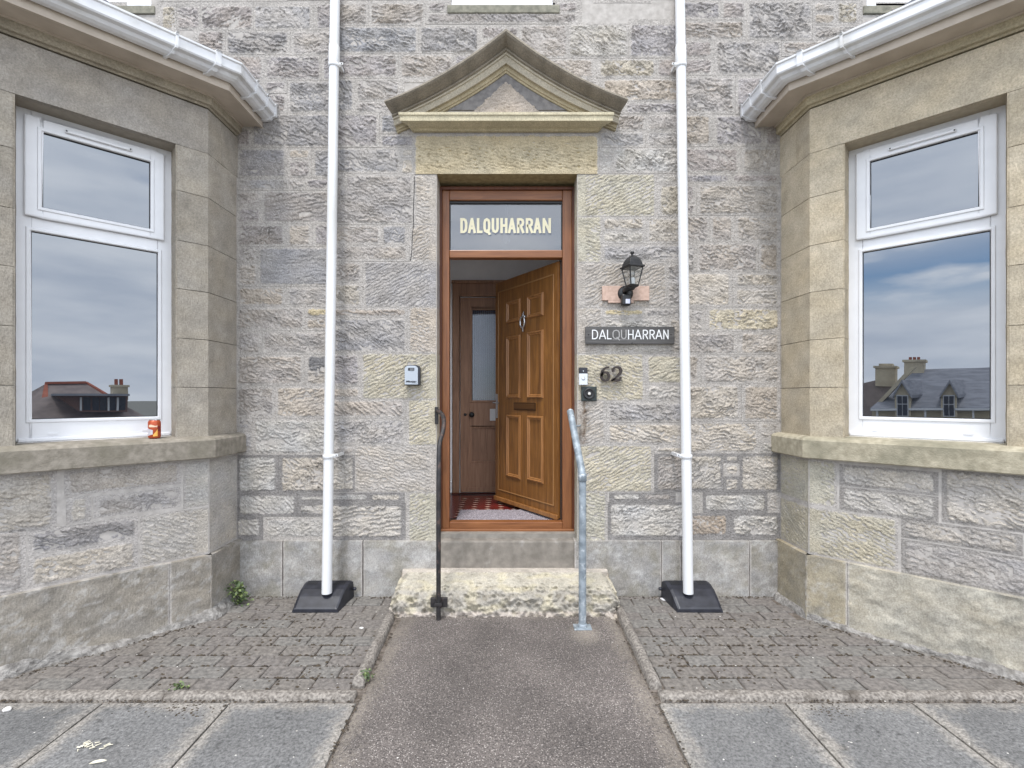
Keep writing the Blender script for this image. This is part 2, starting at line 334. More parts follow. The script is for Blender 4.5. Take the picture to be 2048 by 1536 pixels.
# ---------------------------------------------------------------- stones
MORT = s2l(176, 170, 164)
PAL = {'g': s2l(169, 162, 156), 'm': s2l(164, 157, 154), 'b': s2l(158, 154, 152), 'y': s2l(194, 179, 147), 'w': s2l(184, 177, 168), 'c': s2l(177, 168, 158),
       'r': s2l(168, 156, 144), 'd': s2l(155, 149, 145), 'k': s2l(185, 177, 159), 'e': s2l(166, 158, 147), 'o': s2l(158, 151, 137), 'p': s2l(168, 164, 159), 'q': s2l(175, 167, 154)}
def stone_patch(pl, u0, u1, z0, z1, pad=(0.02,) * 4, marg=(0, 0, 0, 0), style='rock', col=None, seed=0, amp=1.0, ang=None, res=0.0065, back=0.03, base=0.0, gap=0.0009, mort=None, stain=None):
    u0 += gap; u1 -= gap; z0 += gap; z1 -= gap
    nu = max(3, int(math.ceil((u1 - u0) / res)) + 1); nzz = max(3, int(math.ceil((z1 - z0) / res)) + 1)
    u = np.linspace(u0, u1, nu); z = np.linspace(z0, z1, nzz); U, Z = np.meshgrid(u, z, indexing='ij')
    rs = np.random.RandomState(seed * 7 + 3)
    # inner edge distance, ragged
    jag = 0.006 * perlin(U / 0.03, Z / 0.03, seed) + 0.004 * perlin(U / 0.012, Z / 0.012, seed + 5)
    big = 9.0
    ds = [np.where(p > 0, (d - p), big) for p, d in ((pad[0], U - u0), (pad[1], u1 - U), (pad[2], Z - z0), (pad[3], z1 - Z))]
    dist = np.minimum(np.minimum(ds[0], ds[1]), np.minimum(ds[2], ds[3]))
    # round the corners a little
    dx = np.minimum(ds[0], ds[1]); dz = np.minimum(ds[2], ds[3]); rc = 0.02
    cor = rc - np.sqrt(np.maximum(rc - dx, 0) ** 2 + np.maximum(rc - dz, 0) ** 2); dist = np.minimum(dist, np.where((dx < rc) & (dz < rc), cor, dist)) + jag
    stone = sstep(0.0, 0.007, dist)
    dm = [np.where(m > 0, d - m, big) for m, d in zip(marg, (U - u0, u1 - U, Z - z0, z1 - Z))]
    mk = np.minimum(np.minimum(dm[0], dm[1]), np.minimum(dm[2], dm[3])) + 0.004 * perlin(U / 0.02, Z / 0.02, seed + 2)
    rough = sstep(0.0, 0.008, np.minimum(dist, mk))
    if ang is None: ang = rs.choice([-0.62, -0.45, -0.3, -0.15, 0.1, 0.4], p=[.22, .24, .2, .14, .1, .1]) + rs.uniform(-.1, .1)
    ca, sa = math.cos(ang), math.sin(ang); ur = U * ca + Z * sa; vr = -U * sa + Z * ca
    if style == 'rock':
        lam = rs.uniform(0.020, 0.035); kw = rs.uniform(.6, 1.5); kf = rs.uniform(.6, 1.5); amp = amp * rs.uniform(.62, 1.12)
        wv = perlin(ur / 0.13, vr / 0.07, seed); s_ = vr / lam + 1.1 * kw * wv + 0.55 * kf * perlin(ur / 0.045, vr / 0.03, seed + 3) + 0.3 * perlin(ur / 0.02, vr / 0.02, seed + 8)
        f = s_ - np.floor(s_); saw = (1 - f) * sstep(0, 0.2, f)
        am = np.clip(0.62 + 0.7 * perlin(ur / 0.12, vr / 0.07, seed + 7) + 0.55 * perlin(ur / 0.04, vr / 0.022, seed + 11), 0.05, 1.5)
        tex = 0.023 * (saw - .5) * am + 0.007 * perlin(U / 0.13, Z / 0.09, seed + 9) + 0.004 * perlin(ur / 0.022, vr / 0.015, seed + 4)
        h = 0.004 + stone * 0.002 + rough * (0.001 + tex * amp)
    elif style == 'tool':
        lam = 0.0225
        s_ = vr / lam + 0.55 * perlin(ur / 0.07, vr / 0.04, seed) + .35 * perlin(ur / .025, vr / .02, seed + 2); t_ = ur / 0.05 + 0.9 * perlin(ur / 0.04, vr / 0.02, seed + 1)
        f = s_ - np.floor(s_); saw = (1 - f) * sstep(0, 0.36, f)
        tex = 0.0165 * (saw - .45) * np.clip(0.75 + 0.9 * perlin(ur / 0.032, vr / 0.018, seed + 6), 0.05, 1.5) + 0.003 * perlin(U / .1, Z / .1, seed)
        h = 0.004 + stone * 0.001 + rough * (0.001 + tex * amp)
    elif style == 'smooth':
        h = 0.003 + stone * 0.003 + 0.0016 * perlin(U / .12, Z / .12, seed) + 0.0009 * perlin(U / .02, Z / .03, seed + 1)
    else:   # worn: smooth face with flaked patches
        fl = sstep(0.1, 0.22, perlin(U / .16, Z / .10, seed) + .5 * perlin(U / .05, Z / .03, seed + 1))
        h = 0.004 + stone * 0.003 + fl * 0.006 * amp + 0.003 * perlin(U / .03, Z / .02, seed + 2) * amp
    h = h + base
    c0 = np.array(col if col is not None else PAL['g'])
    tv = 1 + 0.10 * perlin(U / .10, Z / .07, seed + 13) + 0.07 * perlin(U / .03, Z / .02, seed + 14)
    hue = perlin(U / .2, Z / .12, seed + 15)
    C = c0[None, None, :] * tv[..., None]; C = C * (1 + hue[..., None] * np.array([0.025, 0.0, -0.05])[None, None, :])
    if stain is not None: C = stain(U, Z, C)
    mo = (np.array(mort) if mort is not None else MORT)[None, None, :] * (1 + 0.08 * perlin(U / .05, Z / .05, seed + 20))[..., None]
    C = C * stone[..., None] + mo * (1 - stone[..., None])
    V = pl.o[None, None, :] + U[..., None] * pl.u + h[..., None] * pl.n + Z[..., None] * np.array([0, 0, 1.0])
    idx = np.arange(nu * nzz).reshape(nu, nzz)
    q = np.stack([idx[:-1, :-1], idx[1:, :-1], idx[1:, 1:], idx[:-1, 1:]], -1).reshape(-1, 4)
    flip = np.dot(np.cross(pl.u, [0, 0, 1.0]), pl.n) < 0
    if flip: q = q[:, ::-1]
    V = V.reshape(-1, 3); C = C.reshape(-1, 3)
    ring = np.concatenate([idx[:, 0], idx[-1, 1:], idx[-2::-1, -1], idx[0, -2:0:-1]])
    n0 = len(V); top = V[ring]; hb = h.reshape(-1)[ring]; bot = top - (hb + back)[:, None] * pl.n
    k = len(ring); a = n0 + np.arange(k); b = n0 + k + np.arange(k)
    sk = np.stack([a, b, np.roll(b, -1), np.roll(a, -1)], -1)
    if flip: sk = sk[:, ::-1]
    V = np.concatenate([V, top, bot]); C = np.concatenate([C, C[ring], C[ring]])
    return V, np.concatenate([q, sk]), C, len(q)
def stone_obj(name, patches, parent, mat):
    vs_, fs, cs, sm = [], [], [], []; n = 0
    for V, Q, C, k in patches:
        vs_.append(V); fs.append(Q + n); cs.append(C); n += len(V); s = np.zeros(len(Q), bool); s[:k] = True; sm.append(s)
    V = np.concatenate(vs_); Q = np.concatenate(fs); C = np.concatenate(cs)
    me = bpy.data.meshes.new(name); me.vertices.add(len(V)); me.vertices.foreach_set('co', V.astype(np.float32).ravel())
    me.loops.add(len(Q) * 4); me.loops.foreach_set('vertex_index', Q.astype(np.int32).ravel())
    me.polygons.add(len(Q)); me.polygons.foreach_set('loop_start', np.arange(0, len(Q) * 4, 4, dtype=np.int32))
    me.update(calc_edges=True); me.polygons.foreach_set('use_smooth', np.concatenate(sm))
    at = me.color_attributes.new('Col', 'FLOAT_COLOR', 'POINT')
    at.data.foreach_set('color', np.concatenate([np.clip(C, 0.01, 1), np.ones((len(C), 1))], 1).astype(np.float32).ravel())
    me.materials.append(mat); return mesh_obj(name, me, parent)

house = empty('house', (0, 0, 0), 'grey stone house with two bay windows flanking a pedimented doorway', 'house')

# rubble of the main wall: x0,y0,x1,y1 (picture units) and a colour letter
ROWS = """
323,12,354,60,q 354,12,401,60,m 401,11,508,60,m 508,11,624,60,g 632,8,668,60,m 672,6,736,52,g 740,6,850,52,g 855,4,893,26,m 853,26,1154,49,d 1114,4,1155,26,m
395,62,450,110,m 453,62,578,110,b 585,62,662,110,g 680,53,836,108,b 838,53,958,108,b 1040,50,1135,117,g 1137,48,1256,117,w 1258,48,1345,116,m
464,111,526,161,m 531,112,641,161,m 645,112,664,161,m 680,109,795,157,m 800,109,905,157,g 1101,118,1187,157,g 1197,118,1310,156,q 1314,118,1350,156,m
530,162,573,187,m 530,188,573,226,m 577,162,664,226,b 680,158,708,226,b 713,158,800,203,g 713,204,782,226,g 1205,158,1348,204,c 1250,205,1345,228,m
1626,53,1716,80,g 1564,83,1650,112,g 1564,115,1620,150,m 962,53,1008,80,m 1016,53,1037,80,m 1038,119,1098,157,g 909,109,960,157,m 474,258,503,295,m 505,228,662,295,d 678,228,757,295,m 761,228,812,268,b 761,269,829,295,m 1228,229,1290,262,g 1294,229,1348,262,g 1197,263,1289,295,g 1294,263,1348,295,g
476,297,572,356,d 577,298,621,319,c 577,321,621,356,m 627,298,660,356,b 677,296,799,346,b 802,296,828,315,w 802,317,828,350,w 1200,296,1223,313,w 1200,315,1224,347,w 1228,296,1349,347,w
476,357,611,381,g 613,357,658,381,m 676,350,686,449,d
476,382,523,414,g 476,416,523,447,m 526,382,656,447,d 688,350,826,449,b 1316,350,1349,368,w 1318,370,1349,433,q
476,449,570,493,d 577,449,622,493,c 629,449,655,493,m 676,450,760,489,g 764,450,814,489,b 1205,435,1288,461,w 1205,463,1289,487,w 1295,435,1348,487,w
476,494,515,525,g 476,527,515,572,c 518,494,655,572,b 680,491,816,522,g 1205,489,1348,522,g
477,574,569,612,c 577,574,652,612,g 675,524,723,565,g 675,567,723,613,w 1334,527,1352,613,g
476,615,609,660,g 613,615,652,634,y 613,636,652,660,c 674,616,814,634,r 674,636,813,705,b 1207,617,1287,633,y 1290,617,1352,635,g 1207,637,1336,707,w 1338,637,1352,707,c
476,663,523,707,g 528,663,650,707,g 674,708,719,771,m 1293,710,1352,768,k 1294,770,1350,800,w
476,710,606,770,g 614,710,650,770,c 673,774,721,796,c
476,773,549,835,g 553,773,648,835,c 672,799,808,835,g 1216,804,1350,843,g 1216,846,1355,888,w
476,838,506,860,g 484,862,506,908,g 508,838,645,908,w 671,838,809,889,g 1311,892,1356,906,w 1312,909,1357,982,g
476,912,554,984,w 562,912,646,984,w 669,892,709,909,g 669,912,709,982,w 1224,986,1282,1002,w 1286,986,1342,1002,g
477,988,592,1031,w 599,990,646,1003,w 599,1007,646,1030,w 671,986,736,1003,p 741,986,803,1003,w 1218,1006,1358,1075,w
474,1035,522,1074,w 532,1036,645,1076,w 671,1008,806,1076,w
1372,3,1440,40,m 1442,3,1491,40,m 1495,3,1622,80,g 1626,6,1670,26,c 1626,28,1670,50,c 1673,4,1716,50,q
1378,42,1488,80,g 1354,42,1376,117,m 1381,82,1424,116,m 1431,82,1560,150,g 1372,118,1424,150,m
1372,154,1468,228,g 1472,154,1540,228,m 1372,230,1420,292,c 1430,230,1525,292,m 1529,235,1557,292,m
1372,296,1476,346,m 1484,296,1556,346,c 1373,348,1460,367,m 1463,348,1556,367,m
1372,369,1389,405,m 1372,408,1389,429,m 1396,369,1556,430,c 1373,432,1417,483,g 1421,432,1465,483,g 1472,432,1556,483,c
1373,486,1391,543,g 1395,486,1514,543,g 1518,486,1556,543,c 1373,545,1460,613,w 1470,546,1556,574,w 1470,577,1556,612,w
1375,616,1406,643,g 1375,645,1406,662,c 1415,616,1557,662,k 1377,665,1470,708,g 1480,665,1557,708,c
1377,710,1397,766,c 1406,710,1557,766,c 1380,770,1478,840,w 1486,770,1557,841,c
1380,844,1514,905,w 1519,845,1555,858,c 1519,861,1546,880,c 1520,883,1546,905,w
1382,909,1444,981,w 1449,910,1477,925,w 1449,928,1477,951,w 1448,955,1477,982,w 1481,909,1557,982,w
1383,987,1402,1024,p 1408,987,1532,1023,w 1537,987,1557,1023,c 1384,1028,1455,1071,r 1464,1028,1557,1072,w
"""
def pipe_px(side, y): return (670 - 15.5 * y / 1150) if side < 0 else (1357 + 17 * y / 1150)
cells = []
for tok in ROWS.split():
    a = tok.split(','); x0, y0, x1, y1 = map(float, a[:4]); cells.append([x0, y0, x1, y1, a[4]])
for c in cells:
    ym = (c[1] + c[3]) / 2
    for sd_ in (-1, 1):
        pc = pipe_px(sd_, ym)
        if abs(c[2] - pc) < 24 and c[0] < pc - 6: c[2] = pc
        elif abs(c[0] - pc) < 26 and c[2] > pc + 6: c[0] = pc
# generic rows above the picture
gx = random.Random(5)
for (ya, yb) in ((-78, -2), (-140, -80), (-215, -142)):
    x = 330
    while x < 1700:
        w = gx.uniform(60, 150)
        if not (x + w > 893 and x < 1116): cells.append([x, ya, min(x + w - 6, 1710), yb, gx.choice('gmmb')])
        x += w
for x0, x1 in ((100, 200), (206, 246)): cells.append([x0, 14, x1, 60, 'm'])
for x0, x1 in ((1760, 1850), (1856, 1960)): cells.append([x0, 14, x1, 60, 'm'])
FIX = [(869, 350, 1156, 1085), (829, 268, 1197, 348)]
# quoins of the doorway: x0,y0,x1,y1,colour,style (side told by x)
QUO = [(830, 351, 873, 449, 'c'), (823, 450, 872, 523, 'c'), (729, 524, 872, 614, 'b'), (818, 615, 871, 706, 'c'), (725, 707, 871, 798, 'k'), (816, 799, 870, 890, 'k'),
       (711, 891, 870, 984, 'c'), (817, 985, 870, 1077, 'k'),
       (1154, 349, 1310, 433, 'k'), (1154, 434, 1203, 525, 'k'), (1155, 526, 1332, 615, 'c'), (1155, 616, 1204, 707, 'c'), (1155, 708, 1287, 801, 'k'), (1155, 802, 1209, 890, 'c'),
       (1155, 891, 1304, 983, 'k'), (1155, 984, 1212, 1077, 'k')]
rects = [c[:4] for c in cells] + [list(q[:4]) for q in QUO] + [[829, 266, 1197, 348]]
def grow(i):
    x0, y0, x1, y1 = rects[i]; g = [9.0, 9.0, 9.0, 9.0]
    for j, (a, b, c, d) in enumerate(rects):
        if j == i: continue
        oy = min(y1, d) - max(y0, b); ox = min(x1, c) - max(x0, a)
        if oy > 2:
            if -4 < a - x1 < 18: g[1] = min(g[1], (a - x1) / 2)
            if -4 < x0 - c < 18: g[0] = min(g[0], (x0 - c) / 2)
        if ox > 2:
            if -4 < b - y1 < 18: g[3] = min(g[3], (b - y1) / 2)
            if -4 < y0 - d < 18: g[2] = min(g[2], (y0 - d) / 2)
    return [max(0.0, q) for q in g]
PXM = F / D
def tone(c, i, y=500):
    r = np.random.RandomState(i * 3 + 1); base = PAL[c].copy(); return base * r.uniform(0.94, 1.06) * (1 + np.array([0.03, 0, -0.04]) * r.uniform(-1, 1))
def cement(cx_, cy_, rx, ry):
    def f(U, Z, C):
        k = sstep(1.15, 0.9, np.sqrt(((U - cx_) / rx) ** 2 + ((Z - cy_) / ry) ** 2) + 0.3 * perlin(U / .03, Z / .03, 3))[..., None]
        return C * (1 - k) + s2l(122, 120, 120)[None, None, :] * k
    return f
def rust_streak(U, Z, C):
    k = np.clip(sstep(.05, .0, np.abs(U - 0.56 + .02 * perlin(Z / .05, U, 4))) * (.55 + .6 * perlin(U / .02, Z / .04, 8)), 0, 1)[..., None]
    return C * (1 - k) + s2l(96, 78, 62)[None, None, :] * k
for i, c in enumerate(cells):
    g = grow(i); x0, y0, x1, y1, code = c
    side = pipe_px(-1, (y0 + y1) / 2), pipe_px(1, (y0 + y1) / 2)
    u0, u1, z0, z1 = fx(x0 - g[0]), fx(x1 + g[1]), fz(y1 + g[3]), fz(y0 - g[2])
    e = 2.9
    pad = [(g[k] + e) / PXM for k in (0, 1, 3, 2)]
    st = None
    if (x0, y0) == (614, 710): st = cement(fx(634), fz(722), .075, .09)
    small = min(x1 - x0, y1 - y0) < 18
    style = 'rock'; amp = 0.7 if small else 1.0
    if code == 'p': style, amp = 'smooth', 1
    if (x0, y0) == (688, 350): style = 'tool'
    if (x0, y0) in ((518, 494), (532, 1036)): amp = 0.55
    mort = s2l(138, 134, 131) if y0 > 900 and random.random() < .75 else None
    stone_obj('rubble_stone', [stone_patch(FAC, u0, u1, z0, z1, pad, style=style, col=tone(code, i), seed=i + 1, amp=amp, mort=mort, stain=st, base=.0002 * (i % 9))], house, M['rubble'])
for i, q in enumerate(QUO):
    g = grow(len(cells) + i); x0, y0, x1, y1, code = q; left = x0 < 1000
    jl, jr = -0.519, 0.512
    u0 = fx(x0 - g[0]) if left else jr; u1 = jl if left else fx(x1 + g[1]); z0, z1 = fz(y1 + g[3]), fz(y0 - g[2])
    pad = [0 if not left else (g[0] + 1.5) / PXM, 0 if left else (g[1] + 1.5) / PXM, .003, .003]
    mg = (0, .045, 0.004, 0.004) if left else (.05, 0, 0.004, 0.004)
    stn = rust_streak if (x0, y0) == (1155, 802) else None
    col = tone(code, i + 900)
    rv = Plane((jl if left else jr, 0, 0), (0, 1, 0), (1, 0, 0) if left else (-1, 0, 0))
    stone_obj('quoin_stone', [stone_patch(FAC, u0, u1, z0, z1, pad, mg, 'tool', col, 300 + i, 1.0, (0.45 if i % 3 else -.3), mort=None, gap=.001, stain=stn),
                              stone_patch(rv, -0.001, 0.17, z0, z1, (0, 0, 0, 0), style='smooth', col=col, seed=400 + i, res=.03, gap=.001)], house, M['rubble'])
MB().tube([FAC(fx(a, .008), fz(b, .008), .006) for a, b in ((829, 352), (828, 385), (826.5, 420), (827, 448), (824.5, 470), (823.5, 500), (821, 522))], .0022, 6).build('open_joint', M['gasket'], house)
# lintel
lz0, lz1 = fz(349), fz(267)
LP = Plane((0, 0, lz0 - .006), (1, 0, 0), (0, 0, -1))
lint = stone_obj('lintel', [stone_patch(FAC, fx(829), fx(1197), lz0, lz1, (.006, .006, .0, .02), (.02, .02, .03, .05), 'tool', s2l(188, 174, 146), 77, 1.0, -.2, base=.004)], house, M['rubble'])
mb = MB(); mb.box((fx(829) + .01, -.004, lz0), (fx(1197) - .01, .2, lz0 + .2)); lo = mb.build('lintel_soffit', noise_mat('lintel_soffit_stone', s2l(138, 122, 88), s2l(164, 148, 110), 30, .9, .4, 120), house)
# plinth of the main wall
PT = fz(1080)
for i, (a, b, c_) in enumerate([(460, 568, 'p'), (570, 727, 'p'), (729, 880, 'p'), (1148, 1320, 'p'), (1321, 1359, 'g'), (1361, 1495, 'p'), (1496, 1570, 'p')]):
    col = s2l(156, 152, 147) * (1 + .08 * (i % 3 - 1))
    def lich(U, Z, C, i=i):
        k = (sstep(-.1, .8, .5 * perlin(U / .14, Z / .12, 50 + i) + .6 * perlin(U / .04, Z / .035, 60 + i) + .5 * perlin(U / .016, Z / .016, 61 + i)))[..., None]; k2 = sstep(-.1, .7, perlin(U / .2, Z / .15, 90 + i) + .4 * perlin(U / .05, Z / .05, 92 + i))[..., None]
        C = C * (1 - .5 * k) + s2l(196, 194, 190)[None, None, :] * .5 * k
        k3 = sum(sstep(.055, .015, np.abs(U - q_ + .012 * perlin(Z / .08, U / .1, 7))) for q_ in (-1.19, 1.262))[..., None] * .55 * np.clip(.75 + .6 * perlin(U / .03, Z / .09, 17), 0, 1)[..., None]
        C = C * (1 - k3) + s2l(104, 94, 76)[None, None, :] * k3
        return C * (1 - .5 * k2) + s2l(128, 122, 106)[None, None, :] * .5 * k2
    stone_obj('plinth_stone', [stone_patch(FAC, fx(a), fx(b), -.03, PT, (.003, .003, 0, .0), style='worn', col=col, seed=500 + i, amp=.5, res=.014, base=.022, back=.06, stain=lich)], house, M['ashlar'])

# wall body behind the stones
mb = MB()
dl, dr, dtp = -.515, .508, lz0 + .01
mb.box((-4.6, -.0025, -.3), (dl, .32, 4.27)); mb.box((dr, -.0025, -.3), (4.6, .32, 4.27)); mb.box((dl, -.0025, dtp), (dr, .32, 4.27)); mb.box((dl, .19, -.3), (dr, .32, .425))
wx = [(fx(903), fx(1111)), (fx(303) - .85, fx(303)), (fx(1733), fx(1733) + .85)]
xs = [-4.6, wx[1][0], wx[1][1], wx[0][0], wx[0][1], wx[2][0], wx[2][1], 4.6]
for a, b in ((0, 1), (2, 3), (4, 5), (6, 7)): mb.box((xs[a], -.0025, 4.27), (xs[b], .32, 5.9))
mb.box((-4.6, .001, 5.9), (4.6, .32, 6.6))
mb.build('wall', M['mortar'], house)
# upper windows
for (a, b) in wx:
    mb = MB(); zb = fz(11.5) if a > -1 and a < 0 else fz(13)
    mb.box((a, -.004, zb), (b, .09, zb + .022)); mb.box((a, .01, zb + .022), (a + .07, .1, 5.9)); mb.box((b - .07, .01, zb + .022), (b, .1, 5.9)); mb.box((a + .07, .01, 5.83), (b - .07, .1, 5.9)); mb.box((a + .07, .01, zb + .022), (b - .07, .1, zb + .06))
    wf = mb.build('window', M['upvc'], house, bevel=.004)
    pn = MB().box((a + .07, .06, zb + .06), (b - .07, .07, 5.83)).build('pane', M['pane'], wf)
    MB().box((a - .03, -.014, zb - .062), (b + .03, .1, zb - .002)).build('window_sill', noise_mat('sill_stone', s2l(112, 110, 98), s2l(140, 136, 122), 30, .9, .4, 120), house, bevel=.006)

# ---------------------------------------------------------------- pediment
YST = M['ashlar']
def colmesh(o, fn):
    me = o.data; at = me.color_attributes.new('Col', 'FLOAT_COLOR', 'POINT')
    cs = np.array([list(fn(v.co)) + [1] for v in me.vertices], np.float32); at.data.foreach_set('color', cs.ravel()); return o
def rake(side):
    prof = [(0, -.05), (0, .165), (.018, .168), (.03, .158), (.05, .118), (.064, .084), (.067, .074), (.072, .074), (.074, .084), (.086, .082), (.088, .066), (.093, .064), (.096, .072), (.108, .070), (.111, .060), (.160, .054), (.163, .034), (.19, .03), (.193, .022), (.207, .02), (.209, -.05)]
    ax, az = fx(1012, .165), fz(57, .165); ex = fx(769, .165) if side < 0 else fx(1256, .165); ez = fz(200.5, .165) if side < 0 else fz(196, .165)
    n = 16; vv = []; ff = []; m = len(prof)
    for i in range(n + 1):
        t = i / n; x = ax + (ex - ax) * t; z = az + (ez - az) * t - 4 * .046 * t * (1 - t); k = 1.0 - .30 * t
        for d, p in prof:
            xx = x - side * (.165 - p) * .18 * t ** 6 * 2
            vv.append((xx, -p, z - d * k))
    for i in range(n):
        for j in range(m - 1): ff.append((i * m + j, i * m + j + 1, (i + 1) * m + j + 1, (i + 1) * m + j))
    ff.append(tuple(range(m))); ff.append(tuple(n * m + j for j in range(m)))
    o = MB().add(vv, ff, False).build('pediment_rake', YST, house)
    def c(co):
        p = -co[1]; k = .5 + .5 * math.sin(co[0] * 23 + co[2] * 31) * math.sin(co[0] * 11)
        return s2l(134, 126, 114) * (.8 + .35 * abs(math.sin(co[0] * 37 + 1.3 * math.sin(co[0] * 13)))) if p > .075 else (s2l(176, 167, 150) if p > .045 else s2l(166, 154, 128))
    return colmesh(o, c)
for s in (-1, 1): rake(s)
vv, ff = [], []
hp = [(fz(222, .13), -.05), (fz(222, .13), .115), (fz(224, .13), .13), (fz(229, .13), .13), (fz(231, .13), .122), (fz(240, .13), .122), (fz(240, .13) - .003, .1), (3.377, .07), (3.372, .045), (3.36, .03), (3.356, -.05)]
def hw(p, s): return (.672 if s < 0 else .655) + max(0, p - .03) * .92
m = len(hp)
for s in (-1, 1):
    for z, p in hp: vv.append((s * hw(p, s), -p, z))
for j in range(m - 1): ff.append((j, j + 1, m + j + 1, m + j))
ff += [tuple(range(m)), tuple(range(m, 2 * m))]
o = MB().add(vv, ff).build('pediment_cornice', YST, house); colmesh(o, lambda co: s2l(192, 182, 156) if co[1] < -.06 else s2l(178, 166, 138))
mb = MB(); tri = [(fx(875), fz(222)), (fx(1150), fz(222)), (fx(1050), 3.70), (fx(1012), fz(140)), (fx(975), 3.70)]
mb.prism(tri, FAC, -.02, .012); mb.build('tympanum_mortar', noise_mat('grey_mortar', s2l(108, 105, 104), s2l(130, 126, 124), 30, .95, .4, 140), house)
# rough tympanum face
def tymp():
    a, b, top = fx(925), fx(1098), fz(166); z0 = 3.44
    V, Q, C, k = stone_patch(FAC, a, b, z0, top, (0, 0, 0, 0), style='rock', col=s2l(178, 166, 154), seed=701, amp=.55, ang=.1, base=.012, back=.01)
    xm = fx(1012)
    keep = []
    for qd in Q:
        p = V[qd].mean(0); lim = (top - p[2]) / (top - z0) * (b - a) / 2
        keep.append(abs(p[0] - xm) < lim + .012 * float(perlin(p[2] / .03, p[0] / .05, 9)))
    keep = np.array(keep); kk = int(keep[:k].sum()); return V, Q[keep], C, kk
stone_obj('tympanum_panel', [tymp()], house, M['rubble'])
mb = MB(); mb.box((fx(830), -.012, fz(268)), (fx(1196), .0, 3.362)); mb.build('mortar_bed', noise_mat('grey_mortar_bed', s2l(122, 118, 116), s2l(150, 145, 140), 30, .95, .4, 140), house)

# ---------------------------------------------------------------- bays
SILL0, SILL1 = 1.045, 1.182
ZC = [SILL1, 1.504, 1.815, 2.127, 2.432, 2.747, 3.036, 3.326]
_, ct = BAYS[-1][0], BAYS[-1][1]
REC = -0.14
WT0 = ct.hit(340.5, 600, REC)[0]; WT1 = ct.hit(35, 600, REC)[0]
J0, J1 = WT0 - .012, WT1 + .012
def zc_(px, py, off=REC): return ct.hit(px, py, off)[1]
GLZ = M['pane']
def stainer(seed, light, dark, amt=.6):
    def f(U, Z, C):
        k = sstep(-.05, .75, .55 * perlin(U / .16, Z / .12, seed) + .6 * perlin(U / .05, Z / .04, seed + 1) + .6 * perlin(U / .017, Z / .015, seed + 3))[..., None] * amt
        k2 = sstep(-.1, .8, .8 * perlin(U / .25, Z / .2, seed + 2) + .5 * perlin(U / .06, Z / .06, seed + 4))[..., None] * amt
        C = C * (1 - k2) + np.array(dark)[None, None, :] * k2
        return C * (1 - k) + np.array(light)[None, None, :] * k
    return f
def plan_at(s, off):
    """plan corner points of the bay outline pushed out by off: facade end, corner, corner, far end"""
    ret, can, fr = BAYS[s]
    n1 = np.array([-s, 0.]); n2 = np.array([-s * math.sin(AL), -math.cos(AL)]); n3 = np.array([0., -1.])
    def corner(p, a, b):
        A = np.array([a, b]); return p + np.linalg.solve(A, np.array([off, off]))
    BX = BXS[s]; c1 = corner(np.array([s * BX, -BR]), n1, n2); e = can(BT, 0); c2 = corner(np.array(e[:2]), n2, n3)
    return [np.array([s * BX - s * off, 0.0]), c1, c2, np.array([e[0] + s * BF, c2[1]])]
def sweep(s, prof, name, mat, parent, smooth=False, y0=0.0, cap=True):
    """profile (off, z) swept along the bay's plan"""
    vv, ff = [], []; m = len(prof)
    for k in range(4):
        for off, z in prof:
            p = plan_at(s, off)[k]; yy = p[1] if k else y0
            vv.append((p[0], yy, z))
    for k in range(3):
        for j in range(m - 1): ff.append((k * m + j, k * m + j + 1, (k + 1) * m + j + 1, (k + 1) * m + j))
    if cap: ff += [tuple(range(m)), tuple(3 * m + j for j in range(m))]
    return MB().add(vv, ff, smooth).build(name, mat, parent)
sillm = {-1: noise_mat('mossy_sill_stone', s2l(122, 115, 103), s2l(150, 142, 130), 28, .92, .7, 110, c3=s2l(116, 110, 96), s3=6, p3=(.45, .75)), 1: noise_mat('buff_sill_stone', s2l(148, 140, 120), s2l(176, 167, 146), 28, .92, .7, 110, c3=s2l(120, 116, 98), s3=4, p3=(.5, .75))}
ASH = {-1: s2l(157, 149, 137), 1: s2l(178, 166, 145)}
fillm = noise_mat('rough_cement', s2l(104, 100, 96), s2l(160, 156, 151), 30, .95, .8, 60, bdist=.02, c3=s2l(112, 108, 102), s3=9)
